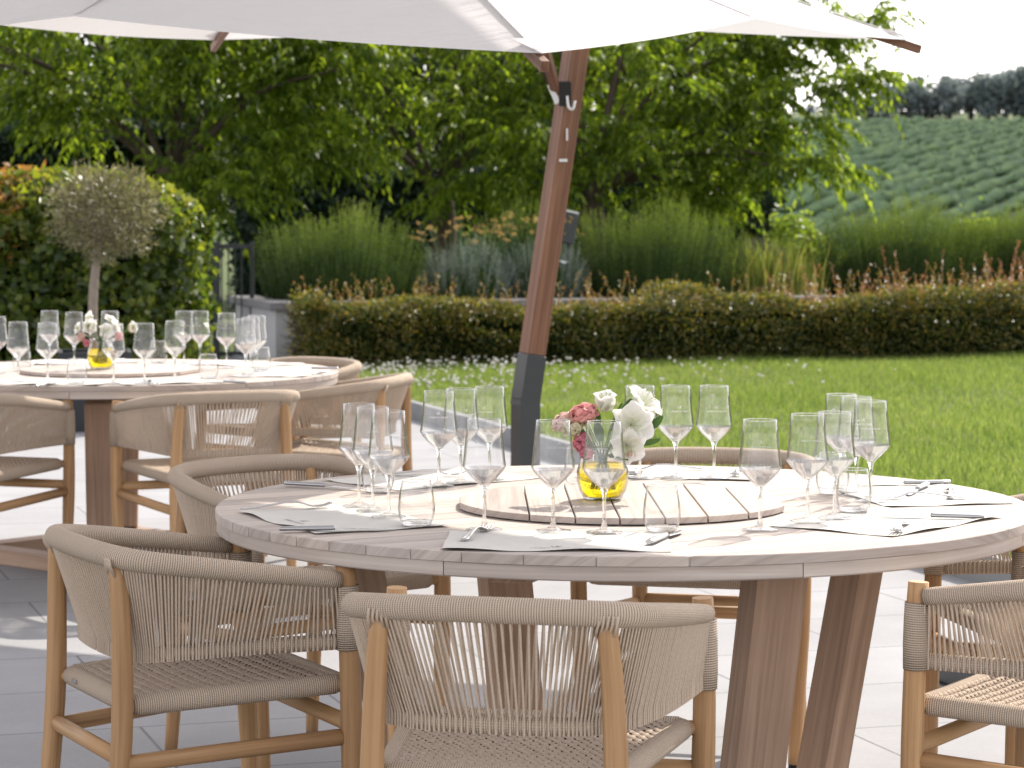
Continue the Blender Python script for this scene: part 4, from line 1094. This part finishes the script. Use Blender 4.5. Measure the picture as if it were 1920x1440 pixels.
tp = thing('lollipop_topiary', 'olive standard tree with a ball crown on a thin pale stem', 'topiary', (at(177, 17.0, z=0).x, 17.0, 0))
m = MB(); m.tube(spline([(0, 0, .4), (-.01, 0, .8), (.01, 0, 1.05), (.02, 0, 1.3)], 10), [.030]*5 + [.028]*5, 10)
for _ in range(16):
    d = rdir(1, (0, 0, .8))[0]; m.tube([(.02, 0, 1.2), (.02+d[0]*.15, d[1]*.15, 1.25+d[2]*.12), (.03+d[0]*.3, d[1]*.3, 1.37+d[2]*.24)], [.012, .008, .003], 5, caps=False)
m.build('trunk', 'pale_bark', tp)
n = 5200; D = rdir(n); rr_ = .335*(1-.55*rng.random(n)**2.2)*(1+.12*np.sin(D[:, 0]*8+D[:, 2]*5)+.1*rng.normal(size=n)); P = D*rr_[:, None]*np.array([1, 1, .84]) + np.array([.06, 0, 1.37])
leaves('crown', P, unit(D*.7+rdir(n, (0, 0, .2))), rdir(n), .04+.02*rng.random(n), .011, 'olive_leaf', tp)
pb = thing('planter_box', 'dark square planter box holding the lollipop tree', 'planter', (at(177, 17.0, z=0).x, 17.0, 0), R(10))
m = MB()
for sx, sy, w, d in ((0, -.22, .46, .03), (0, .22, .46, .03), (-.2165, 0, .027, .41), (.2165, 0, .027, .41)): m.box((sx, sy, .25), (w, d, .50), bev=.004)
m.build('box_wall', 'planter_box', pb); m = MB(); m.box((0, 0, .22), (.406, .406, .44)); m.build('soil', 'soil', pb)

fn_ = thing('metal_fence', 'dark metal railing fence between the leafy hedge and the raised bed', 'fence', (-3.9, 23.6, 0))
for zz in (1.07, .12): m = MB(); m.box((.78, 0, zz), (1.66, .03, .04)); m.build('rail', 'fence_metal', fn_)
for x in (.0, 1.285, 1.60): m = MB(); m.box((x, 0, .555), (.06 if x == 1.285 else .035, .06, 1.11), bev=.003); m.build('post', 'fence_metal', fn_)
for i in range(26):
    x = .045 + i*.0585
    if abs(x-1.285) < .04: continue
    m = MB(); m.box((x, 0, .595), (.012, .012, .91)); m.build('bar', 'fence_metal', fn_)

# tall dark clipped hedges behind the garden
def dark_hedge(label, p0, p1, h, dep, n):
    p0, p1 = Vector(p0), Vector(p1); L = (p1-p0).length; t = thing('laurel_hedge', label, 'hedge', (p0.x, p0.y, 0), math.atan2((p1-p0).y, (p1-p0).x), 'tall dark hedges behind the garden')
    P = hedge_cloud(n, 0, L, 0, dep, 0, lambda X: h + .04*np.sin(X*1.7) + .03*np.sin(X*5), .06, .1); kk = len(P)
    leaves('foliage', P, rdir(kk, (0, -.4, .3)), rdir(kk, (0, -1, .6)), .07+.04*rng.random(kk), .04+.015*rng.random(kk), 'laurel_leaf', t)
    m = MB(); m.box((L/2, dep/2+.06, h/2-.06), (L-.2, dep-.15, h-.15)); m.build('shade_core', 'core_dark', t); return t  # near-black block for the shade within the hedge
dark_hedge('tall dark clipped hedge at the left, behind the leafy hedge', (-9.5, 30.5), (-3.4, 31.2), 2.36, 1.2, 16000)
dark_hedge('long dark clipped hedge behind the rosemary and the garden trees', (-3.6, 35.2), (2.9, 36.7), 1.98, 1.2, 24000)

# ------------------------------------------------------------------ trees
def frond_block(centers, dirs, L, pairs=6, droop=.38):
    """compound leaves: paired drooping leaflets along an arching midrib"""
    C = []; D = []; N = []
    n = len(centers); up = np.array([0, 0, 1.0])
    side = unit(np.cross(dirs, np.tile(up, (n, 1))) + 1e-4)
    for q in range(pairs*2+1):
        f = (q//2+1)/(pairs+.5); s = 0 if q == pairs*2 else (1 if q % 2 else -1)
        pos = centers + dirs*(L*f)[:, None] - up*(L*droop*f*f)[:, None]
        d = unit(side*s*.9 + dirs*(.45 if s else 1.0) - up*(.45+.35*f) + rng.normal(size=(n, 3))*.16)
        C.append(pos); D.append(d); N.append(unit(np.tile(up, (n, 1))*.9 - dirs*.2 + rng.normal(size=(n, 3))*.25))
    return np.concatenate(C), np.concatenate(D), np.concatenate(N)
def clump_fronds(clumps, per, rad, L0):
    Cc = []; Dd = []
    for (p, out) in clumps:
        k2 = max(6, int(per*random.uniform(.7, 1.3)))
        o = rdir(k2, (out[0]*.9, out[1]*.9, .25)); o[:, 2] *= .55; o = unit(o)
        Cc.append(np.array(p) + o*rad*rng.random((k2, 1))*np.array([1, 1, .6])); Dd.append(o)
    Cc = np.concatenate(Cc); Dd = np.concatenate(Dd); return Cc, Dd, L0*(.7+.6*rng.random(len(Cc)))
def tree(name, label, base, trunk_h, rad, clumps, mat, per=20, crad=.5, L0=.42, lw=(.115, .045), bark='bark', group=None, lean=(0, 0), nlimb=16):
    b = Vector(base); t = thing(name, label, 'tree', tuple(b), 0, group)
    m = MB(); th = Vector((lean[0], lean[1], trunk_h)); 
    m.tube(spline([(0, 0, -.05), th*.5+Vector((.03, .02, 0)), th], 9), [rad*1.35, rad*1.1] + [rad]*5 + [rad*.9, rad*.85], 12)
    loc = [(Vector(p)-b, o) for p, o in clumps]
    order = list(range(len(loc))); random.shuffle(order)
    for i in order[:nlimb]:
        p = loc[i][0]; q = th*.9; mid = q.lerp(p, .5) + Vector((0, 0, .22*(p-q).length*.5)); e = p - Vector((0, 0, .08))
        r0 = rad*random.uniform(.16, .34); m.tube(spline([q, mid, e], 9), [r0*(1-.09*j) for j in range(9)], 7, caps=False)
    m.build('trunk', bark, t)
    Cc, Dd, LL = clump_fronds([(tuple(p), o) for p, o in loc], per, crad, L0)
    C, D, N = frond_block(Cc, Dd, LL); kk = len(C)
    o = leaves('crown', C, D, N, lw[0]*(.75+.5*rng.random(kk)), lw[1]*(.8+.4*rng.random(kk)), mat, t, None, .25, .18)
    return t
def ell_clumps(c, r, n, lo=.35, zmin=None, cut=None):
    out = []
    while len(out) < n:
        d = rdir(1)[0]; f = lo + (1-lo)*random.random()**.6; p = Vector(c) + Vector((d[0]*r[0]*f, d[1]*r[1]*f, d[2]*r[2]*f))
        if zmin is not None and p.z < zmin: continue
        if cut and cut(p): continue
        out.append((tuple(p), (d[0], d[1], d[2])))
    return out
def spray(px0, py0, px1, py1, d0, d1, n):
    """clumps strung along one long outreaching branch"""
    a, b = at(px0, d0, py0), at(px1, d1, py1); o = (b-a).normalized()
    return [(tuple(a.lerp(b, (i+.5)/n) + Vector((random.gauss(0, .08), random.gauss(0, .2), random.gauss(0, .05)))), (o.x, o.y, o.z)) for i in range(n)]
GT = 'broad leafy trees behind the raised bed'
b = at(320, 28.5, z=0)
cl = ell_clumps((b.x-.1, 28.5, 3.3), (2.7, 1.9, 1.3), 74, .3, 2.3) + spray(380, 300, 610, 285, 28, 27.2, 6) + spray(330, 330, 440, 360, 28, 27.0, 3)
tree('garden_tree', 'spreading green tree at the left, trunk behind the leafy hedge', b, 1.9, .15, cl, 'tree_leaf', 22, .55, .42, group=GT)
b = at(828, 29.5, z=0)
cl = ell_clumps((b.x-.35, 29.5, 3.25), (2.1, 1.7, 1.3), 58, .3, 2.15) + spray(830, 360, 930, 340, 29, 28, 4)
tree('garden_tree', 'middle green tree with a dark trunk above the curry plants', b, 1.7, .14, cl, 'tree_leaf', 22, .52, .42, group=GT)
b = at(1108, 28.0, z=0)
cut = lambda p: (p.x/p.y*F_PX + 960 > 1330 - .25*max(0, 300-(HOR-(p.z-CAMZ)/p.y*F_PX))) or (p.z < 1.9 and p.x > 1.6)
cl = ell_clumps((b.x+.25, 28.0, 3.05), (2.1, 1.7, 1.45), 54, .3, 1.65, cut)
for s in ((1200, 210, 1650, 140, 28, 26.6, 11), (1180, 330, 1585, 298, 28, 26.8, 10), (1200, 300, 1560, 222, 28, 27.2, 9), (1200, 180, 1570, 68, 28, 27.4, 10), (1200, 120, 1640, 22, 28.2, 27.4, 12),
          (1100, 350, 960, 330, 28, 27.2, 4), (1200, 60, 1480, -20, 28, 27.5, 7), (1170, 380, 1380, 365, 28, 27.2, 5)):
    cl += spray(*s)
tree('garden_tree', 'bright green tree at the right with long layered branches against the sky', b, 1.75, .13, cl, 'tree_leaf', 17, .24, .33, (.095, .040), group=GT, nlimb=30)

# darker background trees
def clump_tree(name, label, base, h, rx, n, mat, size=.16, zlo=.2, group=None, per=130, bark='bark', tr=.16):
    b = Vector(base); t = thing(name, label, 'tree', tuple(b), 0, group)
    m = MB(); m.tube([(0, 0, -.1), (.05, 0, h*.3), (0, .05, h*.75)], [tr, tr*.8, tr*.25], 8)
    cl = []
    while len(cl) < n:
        d = rdir(1)[0]; f = .35+.65*random.random()**.5; p = np.array([d[0]*rx*f, d[1]*rx*f, h*(zlo+1)/2 + d[2]*h*(1-zlo)/2*f]); cl.append(p)
    for p in cl[:10]: m.tube([(0, 0, h*.35), tuple(p*.6+np.array([0, 0, h*.15])), tuple(p)], [tr*.4, tr*.25, tr*.08], 5, caps=False)
    m.build('trunk', bark, t)
    C = []
    for p in cl:
        q = rng.normal(size=(per, 3)); C.append(p + q*np.array([1, 1, .62])*rx*.17)
    C = np.concatenate(C); kk = len(C)
    leaves('crown', C, rdir(kk, (0, 0, -.2)), rdir(kk, (0, 0, .8)), size*(.7+.6*rng.random(kk)), size*.5, mat, t); return t
GB = 'dark trees behind the garden trees'
for px, d, h, rx, lab in ((-60, 44, 8.0, 3.2, 'dark tree filling the far left behind the garden trees'), (250, 47, 8.6, 3.2, 'dark tree in the gap behind the left garden tree'), (560, 45, 8.2, 3.0, 'dark tree between the left and middle garden trees'),
                          (830, 48, 8.8, 3.2, 'dark tree right behind the middle garden tree'), (1080, 46, 8.4, 2.7, 'dark tree behind the parasol mast')):
    p = at(px, d, z=0); clump_tree('background_tree', lab, p, h, rx, 92, 'dark_leaf', .20, .06, GB)
def conifer(label, base, h, r, n):
    t = thing('cypress', label, 'tree', tuple(base)); m = MB(); m.tube([(0, 0, -.1), (0, 0, h*.9)], [.14, .03], 8); m.build('trunk', 'bark', t)
    z = rng.random(n)**.9; prof = np.minimum(1, .55+z*2.2)*np.clip((1-z)*2.2, 0, 1)**.7
    a = rng.random(n)*2*PI; rr_ = r*prof*(1-.45*rng.random(n)**2)*(1+.16*np.sin(a*5+z*30)); P = np.stack([rr_*np.cos(a), rr_*np.sin(a), .15+z*h], 1)
    D = unit(np.stack([np.cos(a)*.7, np.sin(a)*.7, np.full(n, .5)], 1)+rng.normal(size=(n, 3))*.35)
    leaves('crown', P, D, rdir(n), .13+.09*rng.random(n), .045, 'conifer_leaf', t)
    m = MB(); m.lathe([(.45, .2), (.62, 2), (.55, h*.55), (0, h*.9)], 12); m.v = [(x*r, y*r, z) for x, y, z in m.v]; m.build('shade_core', 'core_dark', t); return t  # near-black cone in place of the shade between the sprays
conifer('dark cypress rising behind the bright right-hand tree', at(1345, 38.5, z=0), 6.2, .82, 15000)
conifer('lower dark cypress beside the taller one, behind the mast', at(1245, 40.5, z=0), 4.6, .9, 13000)

# young vine row just beyond the raised bed
m = MB(); P = []
vr = thing('vine_row', 'light green young vine row with posts behind the grass and right rosemary', 'vines', (3.3, 33.5, 0), R(14))
n = 16000; X = rng.random(n)*5.2; T = 1.10 + .16*np.sin(X*2.2+2.0) + .14*np.sin(X*5.1) - .05*X; Z = .2 + (T-.2)*rng.random(n)**.7 + .12*np.abs(rng.normal(size=n))*(rng.random(n) < .15)
P = np.stack([X, rng.normal(size=n)*.22, Z], 1)
leaves('foliage', P, rdir(n, (0, -.3, -.1)), rdir(n, (0, -.5, .8)), .06+.04*rng.random(n), .05, 'young_vine_leaf', vr)
for x, l in ((.36, .14), (1.62, .05), (3.2, -.04), (4.6, .04)):
    m = MB(); m.tube([(x+l, -.26, 0), (x, -.26, 1.08 if x < 1 else .98)], .022, 6); m.build('post', 'bark', vr)

# vineyard on the hillside
rows = []
a = R(19.5); du = np.array([math.sin(a), math.cos(a)]); dv = np.array([math.cos(a), -math.sin(a)])
Vs = []; Fs = []; rn = []; off = 0
for i in range(96):
    s = np.arange(0, 125, 1.2); base = np.array([-6.0, 69.0]) + dv*(i*1.3-26) ; XY = base + du*s[:, None]
    ok = (XY[:, 0] > 3.5) & (XY[:, 0] < 75) & (XY[:, 1] < 180) & (XY[:, 1] > 69)
    XY = XY[ok]
    if len(XY) < 3: continue
    k2 = len(XY)
    Zg = hill_h(XY[:, 0], XY[:, 1]); H = .38 + .08*rng.normal(size=k2); W = .30 + .06*rng.normal(size=k2); w = rng.normal(size=k2)*.05
    prof = [(-1, -.05), (-1.05, .5), (-.5, .95), (.4, 1.0), (1.05, .55), (1, -.05)]
    ring = np.stack([np.stack([XY[:, 0] + dv[0]*(W*p+w*(q > .3)), XY[:, 1] + dv[1]*(W*p+w*(q > .3)), Zg + H*q], 1) for p, q in prof], 1)
    Vs.append(ring.reshape(-1, 3)); np_ = len(prof)
    for j in range(k2-1):
        for p in range(np_-1): Fs.append((off+j*np_+p, off+j*np_+p+1, off+(j+1)*np_+p+1, off+(j+1)*np_+p)); rn.append(random.random())
    off += k2*np_
vy = npmesh('vineyard_rows', np.concatenate(Vs), np.array(Fs), np.array(rn), 'vine_row_leaf', None, False); struct(vy, 'stuff')
tag(vy, 'rows of vines covering the distant green hillside at the right', 'vineyard')
# loose vine leaves roughen the rows
allV = np.concatenate(Vs); pick = allV[rng.integers(0, len(allV), 9000)]; pick = pick[pick[:, 1] < 178] + 0
kk = len(pick); pick = pick + rng.normal(size=(kk, 3))*np.array([.16, .5, .12])
vl = leaves('vineyard_leaves', pick, rdir(kk), rdir(kk, (0, -.4, 1)), .20, .15, 'vine_row_leaf'); struct(vl, 'stuff')
tag(vl, 'vine leaves over the rows on the distant hillside', 'vineyard')

# trees along the crest of the hill
GH = 'hazy trees along the crest of the vineyard hill'
crest = [(1600, 300, 182, 2.6), (1640, 300, 190, 2.4), (1690, 285, 158, 3.2), (1735, 285, 148, 3.4), (1780, 285, 145, 3.3), (1820, 280, 142, 3.4), (1852, 275, 120, 3.6), (1885, 275, 114, 3.6), (1920, 275, 128, 3.8), (1960, 275, 120, 3.8)]
cl_lab = ['small', 'low', 'rounded', 'loose', 'broad', 'dense', 'tall', 'tallest', 'dark', 'outermost']
for i, (px, d, ytop, rx) in enumerate(crest):
    zb = float(hill_h(np.array([at(px, d, z=0).x]), np.array([d]))[()][0]) - .3; zt = CAMZ + (HOR-ytop)/F_PX*d
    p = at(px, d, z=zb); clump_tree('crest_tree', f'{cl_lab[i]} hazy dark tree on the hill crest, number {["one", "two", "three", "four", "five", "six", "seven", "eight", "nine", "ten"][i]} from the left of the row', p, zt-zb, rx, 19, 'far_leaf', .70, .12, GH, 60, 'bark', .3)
# far ridge with woods, the blue of distance painted into its colours
X = np.linspace(20, 320, 120); 
def ridge(x): return 22 + 3*np.sin(x*.035+1.2) + 1.2*np.sin(x*.11)
V = np.concatenate([np.stack([X, np.full(120, 820.), ridge(X)], 1), np.stack([X, np.full(120, 780.), np.full(120, -5.)], 1), np.stack([X, np.full(120, 900.), ridge(X)-4], 1)])
i = np.arange(119); Fc = np.concatenate([np.stack([i+120, i+121, i+1, i], 1), np.stack([i, i+1, i+241, i+240], 1)])
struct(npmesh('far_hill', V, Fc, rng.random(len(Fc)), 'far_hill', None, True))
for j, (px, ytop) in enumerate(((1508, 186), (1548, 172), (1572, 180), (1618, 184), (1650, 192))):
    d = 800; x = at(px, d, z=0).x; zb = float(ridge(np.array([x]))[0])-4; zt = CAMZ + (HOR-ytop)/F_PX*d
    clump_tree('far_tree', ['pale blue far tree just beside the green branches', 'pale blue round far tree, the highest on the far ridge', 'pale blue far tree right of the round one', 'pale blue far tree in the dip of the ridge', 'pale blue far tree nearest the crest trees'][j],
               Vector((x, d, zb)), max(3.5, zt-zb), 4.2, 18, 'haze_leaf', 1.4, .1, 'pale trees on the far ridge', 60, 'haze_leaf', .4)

# ------------------------------------------------------------------ light, sky, camera
SUN_AZ, SUN_EL = 30.0, 42.0
w = bpy.data.worlds.new('World'); S.world = w; w.use_nodes = True
nt = w.node_tree; bg = nt.nodes['Background']; sky = nt.nodes.new('ShaderNodeTexSky'); sky.sky_type = 'NISHITA'
sky.sun_disc = False; sky.sun_elevation = R(SUN_EL); sky.sun_rotation = R(SUN_AZ); sky.air_density = 1.0; sky.dust_density = 1.0; sky.ozone_density = 1.0
hs = nt.nodes.new('ShaderNodeHueSaturation'); hs.inputs['Saturation'].default_value = .18
wm = nt.nodes.new('ShaderNodeMix'); wm.data_type = 'RGBA'; wm.blend_type = 'MULTIPLY'; wm.inputs[0].default_value = 1.0; wm.inputs[7].default_value = (1.04, 1.0, 1.0, 1)
nt.links.new(sky.outputs[0], hs.inputs['Color']); nt.links.new(hs.outputs[0], wm.inputs[6]); nt.links.new(wm.outputs[2], bg.inputs[0]); bg.inputs[1].default_value = 0.15
sl = bpy.data.lights.new('sun', 'SUN'); sl.energy = 2.7; sl.angle = R(.53); sl.color = (1.0, .93, .82)
so = bpy.data.objects.new('sun', sl); COL.objects.link(so); so.rotation_euler = (-(PI/2 - R(SUN_EL)), 0, -R(SUN_AZ)); so.location = (6, 14, 9)
cam = bpy.data.cameras.new('camera'); co = bpy.data.objects.new('camera', cam); COL.objects.link(co); S.camera = co
co.location = (0, 0, CAMZ); co.rotation_euler = (PI/2, 0, 0)
cam.sensor_width = 36; cam.lens = F_PX/1920*36; cam.shift_y = -(720-HOR)/1920; cam.clip_end = 3000; cam.clip_start = .1
cam.dof.use_dof = True; cam.dof.focus_distance = 5.35; cam.dof.aperture_fstop = 10.5; cam.dof.aperture_blades = 0
S.view_settings.view_transform = 'Standard'; S.view_settings.look = 'None'; S.view_settings.exposure = 0; S.view_settings.gamma = 1
cy = S.cycles; cy.film_exposure = 2.35; cy.max_bounces = 12; cy.transparent_max_bounces = 24; cy.transmission_bounces = 10; cy.glossy_bounces = 4; cy.diffuse_bounces = 3
cy.caustics_reflective = False; cy.caustics_refractive = False; cy.use_denoising = True; cy.sample_clamp_indirect = 6.0
try: cy.denoiser = 'OPENIMAGEDENOISE'
except Exception: pass
